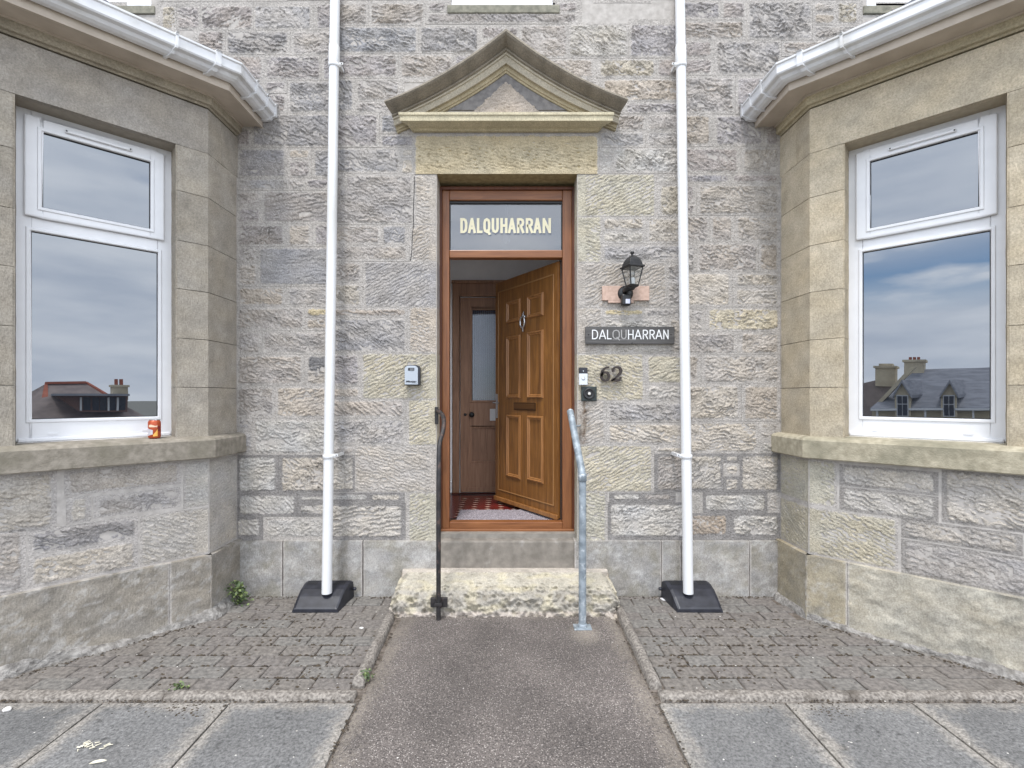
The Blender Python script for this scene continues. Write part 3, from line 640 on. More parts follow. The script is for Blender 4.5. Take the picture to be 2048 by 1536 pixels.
for s in (-1, 1):
    ret, can, fr = BAYS[s]; ac = ASH[s]; J0, J1 = WT0 - .012 + TS[s], WT1 + .012 + TS[s]
    def A(nm, plist, mat='ashlar'):
        return stone_obj(nm, plist, house, M[mat])
    # dressed jambs, course by course
    for k in range(len(ZC) - 1):
        z0, z1 = ZC[k], ZC[k + 1]; col = ac * np.random.RandomState(k + 40 + s).uniform(.93, 1.06); sd_ = 800 + k * 4 + (s + 1) * 50; P0 = (0, .0, .0, .0)
        lintel_c = k == len(ZC) - 2
        st = stainer(sd_, ac * 1.12, ac * .82, .35)
        pr = stone_patch(ret, 0.0, BR + .004, z0, z1, (.003, 0, 0, 0), style='smooth', gap=.0018, col=col, seed=sd_, res=.03, stain=st)
        if not lintel_c:
            pc = stone_patch(can, -.004, J0, z0, z1, P0, style='smooth', gap=.0018, col=col, seed=sd_ + 1, res=.03, stain=st)
            rv = Plane(can(J0, 0, 0), -can.n, can.u); prv = stone_patch(rv, -.004, .16, z0, z1, P0, style='smooth', col=col, seed=sd_ + 2, res=.04)
            A('jamb_block', [pr, pc, prv])
            pc = stone_patch(can, J1, BT + .003, z0, z1, P0, style='smooth', gap=.0018, col=col, seed=sd_ + 3, res=.03, stain=stainer(sd_ + 9, ac * 1.1, ac * .7, .5))
            rv = Plane(can(J1, 0, 0), -can.n, -can.u); prv = stone_patch(rv, -.004, .16, z0, z1, P0, style='smooth', col=col, seed=sd_ + 2, res=.04)
            pf = stone_patch(fr, -.003, .22, z0, z1, P0, style='smooth', col=col, seed=sd_ + 3, res=.04)
            if s < 0 and k in (1, 3, 5): pass
            A('jamb_block', [pc, prv, pf])
        else:
            pr2 = stone_patch(ret, .0, .20, z0, z1, P0, style='smooth', col=ac * [.95, 1.05][s > 0], seed=sd_, res=.03, stain=st); A('jamb_block', [pr2])
            pr = stone_patch(ret, .20, BR + .004, z0, z1, P0, style='smooth', col=col * .92, seed=sd_ + 5, res=.03, stain=st)
            lc = s2l(153, 146, 137) if s < 0 else s2l(182, 170, 149)
            pc = stone_patch(can, -.004, BT + .003, z0, z1, P0, style='smooth', col=lc, seed=sd_ + 1, res=.03, stain=stainer(sd_ + 30, lc * .86, lc * 1.08, .5))
            so_ = Plane(can(0, z0 - .0, 0), can.u, can.n)
            pf = stone_patch(fr, -.003, BF, z0, z1, P0, style='smooth', col=lc, seed=sd_ + 3, res=.05)
            A('bay_lintel', [pr, pc, pf])
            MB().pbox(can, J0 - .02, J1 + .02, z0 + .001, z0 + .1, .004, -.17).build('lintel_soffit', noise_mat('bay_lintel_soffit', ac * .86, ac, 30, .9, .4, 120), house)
    # sill
    sweep(s, [(-.16, SILL0), (.065, SILL0), (.07, SILL0 + .006), (.07, SILL1 - .02), (.06, SILL1 - .008), (.02, SILL1 + .004), (-.16, SILL1 + .012)], 'bay_sill', sillm[s], house)
    # rubble below the sill
    T = (0, 880, 4.2667) if s < 0 else (1548, 880, 4.096)
    def q(zx, zy): return can.hit(T[0] + zx / T[2], T[1] + zy / T[2])
    def dims(x0, x1, xr, yt, yb):
        a, b = q(x0, yt)[0], q(x1, yt)[0]; zt, zb = q(xr, yt)[1], q(xr, yb)[1]; return min(a, b), max(a, b), zb, zt
    if s < 0:
        L = [(-260, 485, 480, 262, 740, 'w', 'rock'), (545, 1545, 550, 262, 480, 'c', 'rock'), (560, 780, 560, 490, 722, 'w', 'rock'), (795, 1545, 810, 478, 668, 'g', 'rock'),
             (-260, 225, 0, 780, 1330, 'g', 'rock'), (232, 1180, 240, 772, 992, 'd', 'rock'), (232, 1180, 250, 998, 1268, 'w', 'rock')]
        C = [(1560, 1560, 190, 588), (1190, 1200, 648, 1078)]
    else:
        L = [(535, 1350, 545, 195, 372, 'w', 'rock'), (535, 1350, 540, 376, 572, 'w', 'rock'), (1372, 2400, 1385, 240, 672, 'w', 'rock'), (1040, 2040, 1075, 640, 800, 'c', 'rock'), (2050, 2600, 2050, 800, 940, 'w', 'rock'),
             (1040, 2600, 1060, 806, 1090, 'g', 'rock')]
        C = [(520, 510, 175, 556), (1020, 300, 545, 930)]
    zsplit = None
    for i, (x0, x1, xr, yt, yb, cd, sty) in enumerate(L):
        a, b, zb, zt = dims(x0, x1, xr, yt, yb); zt = min(zt, SILL0 + .02); zb = max(zb, PT - .02)
        b = min(b, BT + .0) if x0 < 0 or x1 > 2048 else b
        if b - a < .03: continue
        stone_obj('rubble_stone', [stone_patch(can, a, b, zb, zt, (.022, .022, .014, .014), style=sty, col=tone(cd, i + 77 + s), seed=950 + i + s * 20, ang=-.35 if s > 0 else .35, amp=.8, mort=s2l(178, 172, 167) if s < 0 else s2l(152, 147, 142))], house, M['rubble'])
    for i, (xe, xr, yt, yb) in enumerate(C):
        a = q(xe, yt)[0]; zb, zt = q(xr, yb)[1], q(xr, yt)[1]; zt = min(zt, SILL0 + .02); zb = max(zb, PT - .02)
        col = tone('w' if s < 0 else 'k', i + 60)
        stone_obj('quoin_stone', [stone_patch(can, -.004, a, zb, zt, (0, .012, .008, .008), (.06, 0, .01, .01), 'tool', col, 990 + i + s, .9, .5 * -s), stone_patch(ret, .0, BR + .004, zb, zt, (.012, 0, .008, .008), (0, .05, .01, .01), 'tool', col * .97, 995 + i + s, .6)], house, M['rubble'])
    for z0, z1 in ((PT - .02, .73), (.73, SILL0 + .02)):
        for a, b in ((0, .55), (.55, 1.2), (1.2, BF)):
            stone_obj('rubble_stone', [stone_patch(fr, a, b, z0, z1, (.02,) * 4, style='rock', col=tone('g', int(a * 9)), seed=1100 + int(a * 10), res=.012)], house, M['rubble'])
    # plinth
    xs_ = [(-.02, .21 if s < 0 else .205), (.21 if s < 0 else .205, BT + .012)]
    for i, (a, b) in enumerate(xs_):
        light, dark = (s2l(178, 174, 169), s2l(120, 114, 104)) if s < 0 else ((s2l(188, 182, 168), s2l(136, 134, 127)) if i else (s2l(176, 170, 160), s2l(130, 126, 118)))
        base_c = s2l(144, 137, 127) if s < 0 else (s2l(168, 161, 147) if i else s2l(158, 148, 128))
        pl = [stone_patch(can, a, b, -.03, PT + .012, (.002, .002, 0, 0), style='worn', col=base_c, seed=1200 + i + s, amp=.9 if (s > 0 and i) else .5, res=.014, base=.03, back=.06, stain=stainer(1300 + i + s, light, dark, .7))]
        if i == 0: pl.append(stone_patch(ret, -.0, BR + .02, -.03, PT + .012, (0, 0, 0, 0), style='worn', col=base_c * .95, seed=1210 + s, amp=.4, res=.02, base=.03, back=.06, stain=stainer(1310 + s, light * .95, dark, .5)))
        stone_obj('plinth_stone', pl, house, M['ashlar'])
    stone_obj('plinth_stone', [stone_patch(fr, -.01, BF, -.03, PT + .012, (0, 0, 0, 0), style='worn', col=s2l(138, 134, 122), seed=1220 + s, amp=.4, res=.03, base=.03, back=.06)], house, M['ashlar'])
    # body of the bay behind the stones
    mb = MB()
    mb.pbox(ret, -.05, BR - .01, -.2, SILL0 + .05, .0035, -.2); mb.pbox(can, -.01, BT - .01, -.2, SILL0 + .05, .0035, -.2); mb.pbox(fr, -.01, BF, -.2, SILL0 + .05, .0035, -.2); mb.build('bay_base', M['mortar'], house); mb = MB()
    mb.pbox(ret, -.05, BR - .03, SILL0, 3.5, -.012, -.2); mb.pbox(can, .03, J0 - .012, SILL0, 3.5, -.02, -.2); mb.pbox(can, J1 + .012, BT - .03, SILL0, 3.5, -.02, -.2)
    mb.pbox(can, .03, BT - .03, 3.06, 3.5, -.022, -.2); mb.pbox(fr, .03, .2, SILL0, 3.5, -.02, -.2); mb.pbox(fr, .03, BF, 3.06, 3.5, -.022, -.2); mb.pbox(fr, BF - .1, BF, -.2, 3.5, -.001, -1.2)
    mb.build('bay_wall', noise_mat('dark_joint', s2l(88, 82, 74), s2l(112, 104, 94), 30, .95), house)
    # cornice under the eaves
    o = sweep(s, [(-.1, 3.337), (.004, 3.337), (.012, 3.347), (.03, 3.35), (.036, 3.36), (.036, 3.392), (.05, 3.404), (-.1, 3.406)], 'bay_cornice', M['ashlar'], house)
    colmesh(o, lambda co, s=s: (s2l(150, 141, 125) if s < 0 else s2l(168, 157, 132)) * (.85 + .3 * abs(math.sin(co[0] * 9))))
    sweep(s, [(.03, 3.407), (.178, 3.407), (.178, 3.4135), (.03, 3.4135)], 'soffit', M['cream'], house)
    sweep(s, [(.036, 3.3965), (.05, 3.3965), (.05, 3.4065), (.036, 3.4065)], 'soffit_bead', M['cream'], house)
    sweep(s, [(.172, 3.398), (.19, 3.398), (.19, 3.53), (.172, 3.53)], 'fascia', M['cream'], house)
    # roof: slates in courses
    mb = MB(); nco = 7
    for k in range(nco):
        o0, o1 = .22 - k * .17, .22 - (k + 1) * .17 - .05
        z0, z1 = 3.545 + k * .112, 3.545 + (k + 1) * .112 + .035
        pa, pb = plan_at(s, o0), plan_at(s, o1)
        for i in range(3):
            a0, a1, b0, b1 = [Vector((*p, 0)) for p in (pa[i], pa[i + 1], pb[i], pb[i + 1])]
            if (i == 0 and b1.y > -.005): continue
            nsl = max(1, int((a1 - a0).length / .26))
            for j in range(nsl):
                t0, t1 = j / nsl + .003, (j + 1) / nsl - .003
                q_ = [a0.lerp(a1, t0), a0.lerp(a1, t1), b0.lerp(b1, t1), b0.lerp(b1, t0)]
                q_ = [Vector((p.x, min(p.y, -.002), z)) for p, z in zip(q_, (z0, z0, z1, z1))]
                up = Vector((0, 0, .011)); mb.add([*q_, *[p + up for p in q_]], [(0, 3, 2, 1), (4, 5, 6, 7), (0, 1, 5, 4), (1, 2, 6, 5), (2, 3, 7, 6), (3, 0, 4, 7)])
    rf = mb.build('bay_roof', M['slate'], house); rf['kind'] = 'stuff'
    # cement fillet along the foot of the wall
    vv, ff = [], []; rnd = random.Random(s + 9); N_ = 60; pts = []
    pa = plan_at(s, .03); seq = [Vector((*pa[0], 0)), Vector((*pa[1], 0)), Vector((*pa[2], 0)), Vector((*pa[3], 0))]
    tot = []
    for i in range(3):
        k = [9, 34, 20][i]; tot += [(seq[i].lerp(seq[i + 1], j / k), i, j / k) for j in range(k)]
    for idx, (p, i, t) in enumerate(tot):
        n_ = [Vector((-s, 0, 0)), Vector((-s * math.sin(AL), -math.cos(AL), 0)), Vector((0, -1, 0))][i]
        w = (.036 + .022 * math.sin(idx * .37 + s) + .012 * rnd.random()) * (1.0 if s < 0 else .75); hh = (.034 + .022 * math.sin(idx * .23) + .014 * rnd.random()) * (1.1 if s < 0 else .75)
        for a, z in ((-.01, hh), (.006, hh), (w * .45, hh * .62 + .012 * rnd.random()), (w * .85, hh * .3), (w, -.01)):
            q_ = p + n_ * a; vv.append((q_.x, min(q_.y, -.001), z + .0))
    for k in range(len(tot) - 1):
        for j in range(4): ff.append((k * 5 + j, k * 5 + j + 1, (k + 1) * 5 + j + 1, (k + 1) * 5 + j))
    MB().add(vv, ff, True).build('mortar_fillet', fillm, house)
    # bay windows (canted one in view, front one beyond the frame)
    def window(pl, t0, t1, px=True):
        zt, zb = 3.025, SILL1 + .012
        fw = .055
        if px:
            zt = zc_(340, 303); z_tr1 = zc_(328, 487); z_tr0 = zc_(316, 505)
        ztop_glass, zbot_tg = zc_(300, 326), zc_(300, 460); zlg1, zlg0 = zc_(316, 505), zc_(316, 833)
        ga, gb = ct.hit(300, 500, REC)[0], ct.hit(84, 500, REC)[0]; la, lb = ct.hit(316, 600, REC)[0], ct.hit(61, 600, REC)[0]; sa, sb = ct.hit(328, 400, REC)[0], ct.hit(48, 400, REC)[0]
        if px: ga, gb, la, lb, sa, sb = [v + TS[s] for v in (ga, gb, la, lb, sa, sb)]
        if not px:
            k = (t1 - t0) / (WT1 - WT0); f_ = lambda v: t0 + (v - WT0) * k; ga, gb, la, lb, sa, sb = map(f_, (ga, gb, la, lb, sa, sb))
        h0, h1 = REC - .05, REC
        mb = MB(); zs1, zs0 = zc_(328, 311), zc_(328, 483)
        # outer frame with openings for the sash and the lower glass
        mb.pbox(pl, t0 - .02, la, zb, zt + .02, h0, h1); mb.pbox(pl, lb, t1 + .02, zb, zt + .02, h0, h1)
        mb.pbox(pl, la, lb, zb, zlg0, h0, h1); mb.pbox(pl, la, lb, zlg1, zs0 + .004, h0, h1); mb.pbox(pl, la, lb, zs1, zt + .02, h0, h1)
        w = mb.build('bay_window', M['upvc'], house, bevel=.006)
        mb = MB(); hs = h1 + .022
        mb.pbox(pl, sa, ga, zs0, zs1, h1 + .001, hs); mb.pbox(pl, gb, sb, zs0, zs1, h1 + .001, hs); mb.pbox(pl, ga, gb, zs0, zbot_tg, h1 + .001, hs); mb.pbox(pl, ga, gb, ztop_glass, zs1, h1 + .001, hs)
        sash = mb.build('sash', M['upvc'], w, bevel=.007)
        mb = MB(); mb.pbox(pl, ga - .002, gb + .002, zbot_tg - .002, ztop_glass + .002, h0 + .02, h1 + .005); mb.build('pane', GLZ, w)
        mb = MB(); mb.pbox(pl, la - .002, lb + .002, zlg0 - .002, zlg1 + .002, h0 + .01, h1 - .016); mb.build('pane', GLZ, w)
        mb = MB()
        for (a, b, c, d, hh) in ((ga, gb, zbot_tg, ztop_glass, h1 + .012), (la, lb, zlg0, zlg1, h1 - .012)):
            g = .005
            mb.pbox(pl, a - .001, a + g, c, d, hh - .02, hh); mb.pbox(pl, b - g, b + .001, c, d, hh - .02, hh); mb.pbox(pl, a + g, b - g, c - .001, c + g, hh - .02, hh); mb.pbox(pl, a + g, b - g, d - g, d + .001, hh - .02, hh)
        mb.build('gasket', M['gasket'], w)
        for (a, b, c, d, hh) in ((ga, gb, zbot_tg, ztop_glass, hs), (la, lb, zlg0, zlg1, h1)):
            mb = MB(); vv = []; ff = []; st_ = [(.019, .0006), (.016, .006), (.004, .0065), (.0, .003), (-.001, -.012)]
            for o_, hg in st_: vv += [pl(a - o_, c - o_, hh + hg), pl(b + o_, c - o_, hh + hg), pl(b + o_, d + o_, hh + hg), pl(a - o_, d + o_, hh + hg)]
            for k_ in range(len(st_) - 1): ff += [(k_ * 4 + j_, k_ * 4 + (j_ + 1) % 4, k_ * 4 + 4 + (j_ + 1) % 4, k_ * 4 + 4 + j_) for j_ in range(4)]
            mb.add(vv, ff).build('glazing_bead', M['upvc'], w)
        tm = (ga + gb) / 2; tw = (gb - ga) * .31; zv = (ztop_glass + zs1) / 2 - .002
        mb = MB(); mb.pbox(pl, tm - tw, tm + tw, zv - .008, zv + .010, hs, hs + .016); tv = mb.build('trickle_vent', M['upvc'], w, bevel=.005)
        mb = MB()
        for q_ in (-1, 1): mb.lathe(pl(tm + q_ * (tw - .008), zv + .001, hs + .016), [(.004, 0), (.004, .003)], 10, axis=pl.n)
        mb.build('vent_screw', M['gasket'], w)
        mb = MB(); mb.pbox(pl, t0 - .004, t1 + .004, zb - .03, zb - .002, h0, h1 + .045); mb.pbox(pl, t0, t1, zb - .002, zb + .02, h0 + .01, h1 + .012); mb.build('window_cill', M['upvc'], w, bevel=.005)
        mb = MB(); mb.pbox(pl, la + .05, la + .08, zb + .035, zb + .043, h1, h1 + .004); mb.pbox(pl, lb - .11, lb - .07, zb + .035, zb + .045, h1, h1 + .006); mb.build('drain_cap', M['upvc'], w)
        return w
    window(can, WT0 + TS[s], WT1 + TS[s])
    window(fr, .235, .235 + .9, False)
    mb = MB(); mb.pbox(fr, 1.15, BF, SILL1, 3.05, 0, -.2); mb.build('bay_pier', noise_mat('pier_stone', ac * .9, ac * 1.1, 20, .9, .4, 100), house)
    hl_ = BAYS[1][1].hit(1860, 1197, .035) if s > 0 else None
    if hl_: MB().lathe(can(hl_[0], hl_[1], .030), [(.013, 0), (.012, .007), (.009, .0075), (.008, .002)], 12, axis=can.n).build('vent_hole', M['gasket'], house)
    # gutter
    side = 'left' if s < 0 else 'right'
    gut = empty('gutter', (s * 1.68, -.46, 3.44), ('white moulded gutter above the mossy grey bay on the left' if s < 0 else 'white moulded gutter above the buff yellow bay on the right'), 'gutter', 'gutters along the bay eaves')
    gp = [(.193, 3.545), (.193, 3.45), (.205, 3.442), (.232, 3.443), (.25, 3.452), (.262, 3.468), (.285, 3.474), (.29, 3.482), (.29, 3.53), (.298, 3.536), (.298, 3.547), (.282, 3.547), (.282, 3.49), (.205, 3.46), (.2, 3.545)]
    g0 = sweep(s, gp, 'trough', M['gutterwhite'], None, y0=-.012); into(g0, gut)
    def ring(k, t, wd, grow_, nm):
        pr = [(.19, 3.548), (.19, 3.44 - grow_), (.232, 3.441 - grow_), (.254 + grow_, 3.448 - grow_), (.266 + grow_, 3.464 - grow_), (.29 + grow_, 3.472 - grow_), (.293 + grow_, 3.48), (.293 + grow_, 3.55), (.31, 3.556), (.285, 3.553)]
        vv, ff = [], []
        for off, z in pr:
            pa = plan_at(s, off); a, b = Vector((*pa[k], 0)), Vector((*pa[k + 1], 0)); 
            if k == 0: a = Vector((a.x, -.012, 0))
            d = (b - a).normalized(); base_ = Vector((*plan_at(s, .29)[k + (0 if k == 0 else 0)], 0))
            L_ = (b - a).length
            if k == 0: c_ = a + d * t
            else: c_ = a + d * t
            for e in (-wd / 2, wd / 2): q_ = c_ + d * e; vv.append((q_.x, min(q_.y, -.004), z))
        m_ = len(pr)
        ff = [(2 * j, 2 * j + 1, 2 * j + 3, 2 * j + 2) for j in range(m_ - 1)] + [tuple(2 * j for j in range(m_)), tuple(2 * j + 1 for j in range(m_))]
        into(MB().add(vv, ff).build(nm, M['gutterwhite'], None), gut)
    for k, t, wd, gr, nm in ((0, .01, .022, .004, 'end_cap'), (0, .13, .012, .005, 'bracket'), (0, .27, .02, .006, 'union'), (1, .13, .03, .006, 'union'), (1, .34, .014, .005, 'bracket'), (1, .95, .014, .005, 'bracket'), (2, .3, .03, .006, 'union')):
        ring(k, t, wd, gr, nm)

# ---------------------------------------------------------------- doorway
FY = .13                                                   # face of the door frame
def dx(px, y=FY): return (px - CX) * (D + y) / F
def dz(py, y=FY): return H + (CY - py) * (D + y) / F
xl, xr = -.519, .512; ztop = lz0; xi0, xi1 = dx(898), dx(1125.5); zb0 = .425; z_th = dz(1045)
mb = MB()
o1 = .022
for a, b in ((xl, xl + o1), (xr - o1, xr)): mb.box((a, FY - .0, zb0), (b, FY + .05, ztop - .03))
mb.box((xl + o1, FY, ztop - .03 - .022), (xr - o1, FY + .05, ztop - .03))
o = mb.build('frame_trim', wood_mat('dark_frame_trim', s2l(78, 40, 24), s2l(92, 50, 30), s2l(104, 60, 38)), house, bevel=.003)
frame = MB()
frame.box((xl + o1, FY + .012, zb0), (xi0, FY + .08, ztop - .052), 0); frame.box((xi1, FY + .012, zb0), (xr - o1, FY + .08, ztop - .052), 0)
frame = frame.build('door_frame', [M['frame']], house, bevel=.006)
mb = MB(); zg1, zg0 = dz(399), dz(498.5); zt0 = dz(514.5)
mb.box((xi0, FY + .014, zg1), (xi1, FY + .08, ztop - .052)); mb.box((xi0, FY + .014, zt0), (xi1, FY + .08, zg0)); mb.build('frame_head', M['frame_h'], frame, bevel=.006)
mb = MB(); mb.box((xi0, FY + .010, z_th - .066), (xi1, FY + .085, z_th)); mb.box((xl + .01, FY - .012, zb0 + .0), (xr - .01, FY + .0, zb0 + .022)); mb.build('threshold', M['frame_h'], frame, bevel=.005)
mb = MB(); g = .006
mb.box((xi0, FY + .03, zg0), (xi0 + g, FY + .05, zg1)); mb.box((xi1 - g, FY + .03, zg0), (xi1, FY + .05, zg1)); mb.box((xi0 + g, FY + .03, zg1 - .016), (xi1 - g, FY + .05, zg1)); mb.build('gasket', M['gasket'], frame)
fan = MB().box((xi0, FY + .044, zg0), (xi1, FY + .05, zg1)).build('fanlight_pane', M['fanlight'], house)
GP = Plane((0, FY + .044, 0), (1, 0, 0), (0, -1, 0))
FL = [('D', 919.5, 934), ('A', 935, 951), ('L', 953, 964.5), ('Q', 966, 980.5), ('U', 983, 997.5), ('H', 1000.5, 1015), ('A', 1016, 1032), ('R', 1034, 1049), ('R', 1052, 1067), ('A', 1067.5, 1083.5), ('N', 1086, 1103)]
for nm_, ox_, oy_, ha, hb, mm_ in (('letter', 0, 0, .0016, .003, plain('cream_vinyl', s2l(240, 230, 196), .5)), ('letter_shadow', .8, 2.2, .0004, .0011, plain('shadow_grey_vinyl', s2l(104, 112, 130), .5))):  # offset grey copies put the letters' drop shadow in as colour
    for ch, a, b in FL:
        mb = MB(); letter(mb, ch, GP, dx(a + ox_), dx(b + ox_), dz(462.5 + oy_), dz(432 + oy_), .0195, ha, hb); mb.build(nm_, mm_, fan)
# stone sill under the door
MB().box((xl, -.012, -.05), (xr, .19, zb0 - .028)).build('door_sill', noise_mat('grey_sill_stone', s2l(112, 106, 98), s2l(136, 129, 120), 16, .85, .3, 110, c3=s2l(168, 165, 160), s3=6, p3=(.6, .75)), house, bevel=.012)
MB().box((xl, .06, zb0 - .028), (xr, .2, zb0 + .004)).build('door_sill', noise_mat('grey_sill_stone_top', s2l(122, 116, 108), s2l(142, 136, 127), 16, .85, .3, 110), house)
# hall
hall = MB(); hx0, hx1, hy0, hy1, hz0, hz1 = -.62, .62, .32, 1.40, .462, 3.25
hall.box((hx0 - .1, hy0, hz0), (hx0, hy1, hz1)); hall.box((hx1, hy0, hz0), (hx1 + .1, hy1, hz1)); hall.box((hx0 - .1, hy0, hz1), (hx1 + .1, hy1 + .1, hz1 + .1)); hall.box((hx0 - .1, hy1, hz0), (hx1 + .1, hy1 + .1, hz1))
hall.build('hall_wall', M['white_paint'], house)
# front door, hinged on the right and standing open into the hall
hp_ = np.array([dx(1116.5, .20), .20]); fp = np.array([-.112, .93]); ud = fp - hp_; LW = np.linalg.norm(ud); ud /= LW
DN = Plane((hp_[0], hp_[1], 0), (ud[0], ud[1], 0), (ud[1] * -1 * -1 if False else (-ud[1]) , ud[0], 0))
if DN.n[1] > 0: DN.n = -DN.n
zdt, zdb = 2.488, .502
mb = MB(); mb.pbox(DN, 0, LW, zdb, zdt, -.044, 0); door = mb.build('front_door', M['oak'], house, bevel=.003)
mb = MB(); gw = .008
ge = .05
for a, b, c, d in ((ge, ge + gw, zdb + .09, zdt - .09), (LW - ge - gw, LW - ge, zdb + .09, zdt - .09), (ge + gw, LW - ge - gw, zdb + .09, zdb + .09 + gw), (ge + gw, LW - ge - gw, zdt - .09 - gw, zdt - .09)): mb.pbox(DN, a, b, c, d, .0, .006)
mb.build('door_bead', plain('pale_oak_bead', s2l(150, 110, 68), .4), door, bevel=.002)
def dq(zx, zy): return DN.hit(660 + zx / 2.926, 500 + zy / 2.926)
mould = wood_mat('oak_moulding', s2l(116, 76, 38), s2l(140, 95, 52), s2l(158, 112, 66))
for (x0, yt0, x1, yt1, yb0, yb1) in ((1035, 307, 1115, 282, 433, 415), (1157, 272, 1250, 246, 405, 381), (1035, 510, 1115, 493, 868, 868), (1157, 481, 1250, 466, 866, 870), (1035, 965, 1117, 965, 1326, 1341), (1157, 968, 1250, 974, 1345, 1370)):
    ua, zt = dq(x0, yt0); ub, zt2 = dq(x1, yt1); zb_, zb2 = dq(x0, yb0)[1], dq(x1, yb1)[1]; zt = (zt + zt2) / 2; zb_ = (zb_ + zb2) / 2; ua, ub = min(ua, ub), max(ua, ub)
    mb = MB(); w_ = .034; steps = [(0, 0), (.004, .012), (.014, .016), (.02, .008), (.028, .008), (w_, .001)]
    vv = []; ff = []
    for ins, hgt in steps:
        for u, z in ((ua + ins, zb_ + ins), (ub - ins, zb_ + ins), (ub - ins, zt - ins), (ua + ins, zt - ins)): vv.append(DN(u, z, hgt))
    for k in range(len(steps) - 1):
        for j in range(4): ff.append((k * 4 + j, k * 4 + (j + 1) % 4, (k + 1) * 4 + (j + 1) % 4, (k + 1) * 4 + j))
    mb.add(vv, ff); mb.build('door_panel', mould, door)
u0, z1 = dq(1078, 891); u1, z0 = dq(1207, 941); u0, u1 = min(u0, u1), max(u0, u1)
mb = MB(); mb.pbox(DN, u0, u1, z0, z1, 0, .008); lb = mb.build('letterbox', M['brass'], door, bevel=.003)
mb = MB(); mb.pbox(DN, u0 + .012, u1 - .012, z0 + .012, z1 - .012, .008, .012); mb.build('letterbox_flap', plain('bronzed_flap', s2l(98, 66, 36), .4, .5), door, bevel=.003)
uk, zk = dq(1140, 420)
mb = MB(); mb.tube([DN(uk, zk + .085, .012), DN(uk, zk + .04, .02)], [.004, .013], 10); mb.lathe(DN(uk, zk + .04, .0), [(.018, 0), (.018, .012), (.01, .02)], 14, axis=DN.n)
mb.tube([DN(uk + .030 * math.sin(a), zk - .005 + .048 * math.cos(a), .026) for a in np.linspace(.25, 2 * math.pi - .25, 18)], .0075, 10)
mb.tube([DN(uk, zk - .045, .026), DN(uk, zk - .085, .018)], [.011, .005], 10); mb.build('door_knocker', M['chrome'], door)
mb = MB(); zh = dz(812, .9); mb.pbox(DN, LW - .05, LW - .018, zh - .11, zh + .11, .0, .008)
mb.tube([DN(LW - .034, zh + .03, .008), DN(LW - .034, zh + .03, .05), DN(LW - .05, zh + .032, .056), DN(LW - .14, zh + .028, .056)], .009, 10); mb.build('door_handle', M['chrome'], door)
mb = MB(); mb.pbox(DN, -.002, LW + .002, zdb - .006, zdb + .03, .0, .02); mb.build('weather_bar', mould, door, bevel=.004)
MB().box((dx(1118, .215), FY + .0815, z_th), (xi1 + .03, FY + .2, zt0)).build('hinge_gap_dark', M['gasket'], frame)  # black block standing in for the dark void on the hinge side
# inner door
iy = hy1
def ix(px, y=iy): return (px - CX) * (D + y) / F
def iz(py, y=iy): return H + (CY - py) * (D + y) / F
zf = hz0
mb = MB(); za = iz(568); a0, a1 = ix(905.5), ix(919); 
mb.box((a0, iy - .04, zf), (a1, iy, za)); mb.box((-a1, iy - .04, zf), (-a0, iy, za)); mb.box((a0 - .01, iy - .05, za), (-a0 + .01, iy, za + .0 + .03)); mb.box((a1, iy - .04, iz(594)), (-a1, iy, za))
arch = mb.build('inner_architrave', M['pine'], house, bevel=.008)
il, ir = a1 + .012, -a1 - .012; it = iz(597); ib = zf + .01
gl0, gl1, gz0, gz1 = ix(940), -ix(940), iz(805), iz(617)
mb = MB(); yy0, yy1 = iy - .012, iy - .001
st = (gl0 - il)
mb.box((il, yy0 - .02, ib), (gl0, yy1, it)); mb.box((gl1, yy0 - .02, ib), (ir, yy1, it)); mb.box((gl0, yy0 - .02, gz1), (gl1, yy1, it)); mb.box((gl0, yy0 - .02, iz(852)), (gl1, yy1, gz0)); mb.box((gl0, yy0 - .02, ib), (gl1, yy1, iz(925)))
mb.box((gl0, yy0 - .004, iz(925)), (gl1, yy1, iz(852)))
inner = mb.build('inner_door', M['pine'], house, bevel=.004)
mb = MB()
for a, b, c, d in ((gl0, gl1, gz0, gz1), (gl0, gl1, iz(925), iz(852))):
    w_ = .022; mb.box((a, yy0 - .026, c), (a + w_, yy0 - .004, d)); mb.box((b - w_, yy0 - .026, c), (b, yy0 - .004, d)); mb.box((a + w_, yy0 - .026, c), (b - w_, yy0 - .004, c + w_)); mb.box((a + w_, yy0 - .026, d - w_), (b - w_, yy0 - .004, d))
mb.box((il + .01, yy0 - .03, ib), (ir - .01, yy0 - .02, ib + .05)); mb.build('inner_moulding', M['pine'], inner, bevel=.006)
vv, ff = [], []; nr = 222
for k in range(nr + 1):
    t = k / nr; x = gl0 + .02 + (gl1 - gl0 - .04) * t; y = yy0 - .008 + .0075 * math.cos(k * math.pi / 3)
    vv += [(x, y, gz0 + .02), (x, y, gz1 - .02)]
for k in range(nr): ff.append((2 * k, 2 * k + 2, 2 * k + 3, 2 * k + 1))
MB().add(vv, ff, True).build('reeded_pane', glass_pane('reeded_glass', 4.5, .04, (.035, .05, .085)), inner, fix=False)
mb = MB(); mb.lathe((ix(944.5), yy0 - .02, iz(829)), [(.022, 0), (.02, .006), (.009, .012), (.009, .03), (.026, .04), (.028, .05), (.02, .062), (.004, .066)], 18, axis=(0, -1, 0)); mb.lathe((ix(931), yy0 - .02, iz(829)), [(.015, 0), (.015, .006), (.006, .008)], 14, axis=(0, -1, 0)); mb.build('door_knob', M['blackmetal'], inner)
mb = MB(); mb.box((ix(980), yy0 - .03, iz(841)), (ix(1002), yy0 - .02, iz(817.5))); nt_ = mb.build('letter_plate', plain('white_plate', s2l(214, 214, 214), .4), inner, bevel=.003)
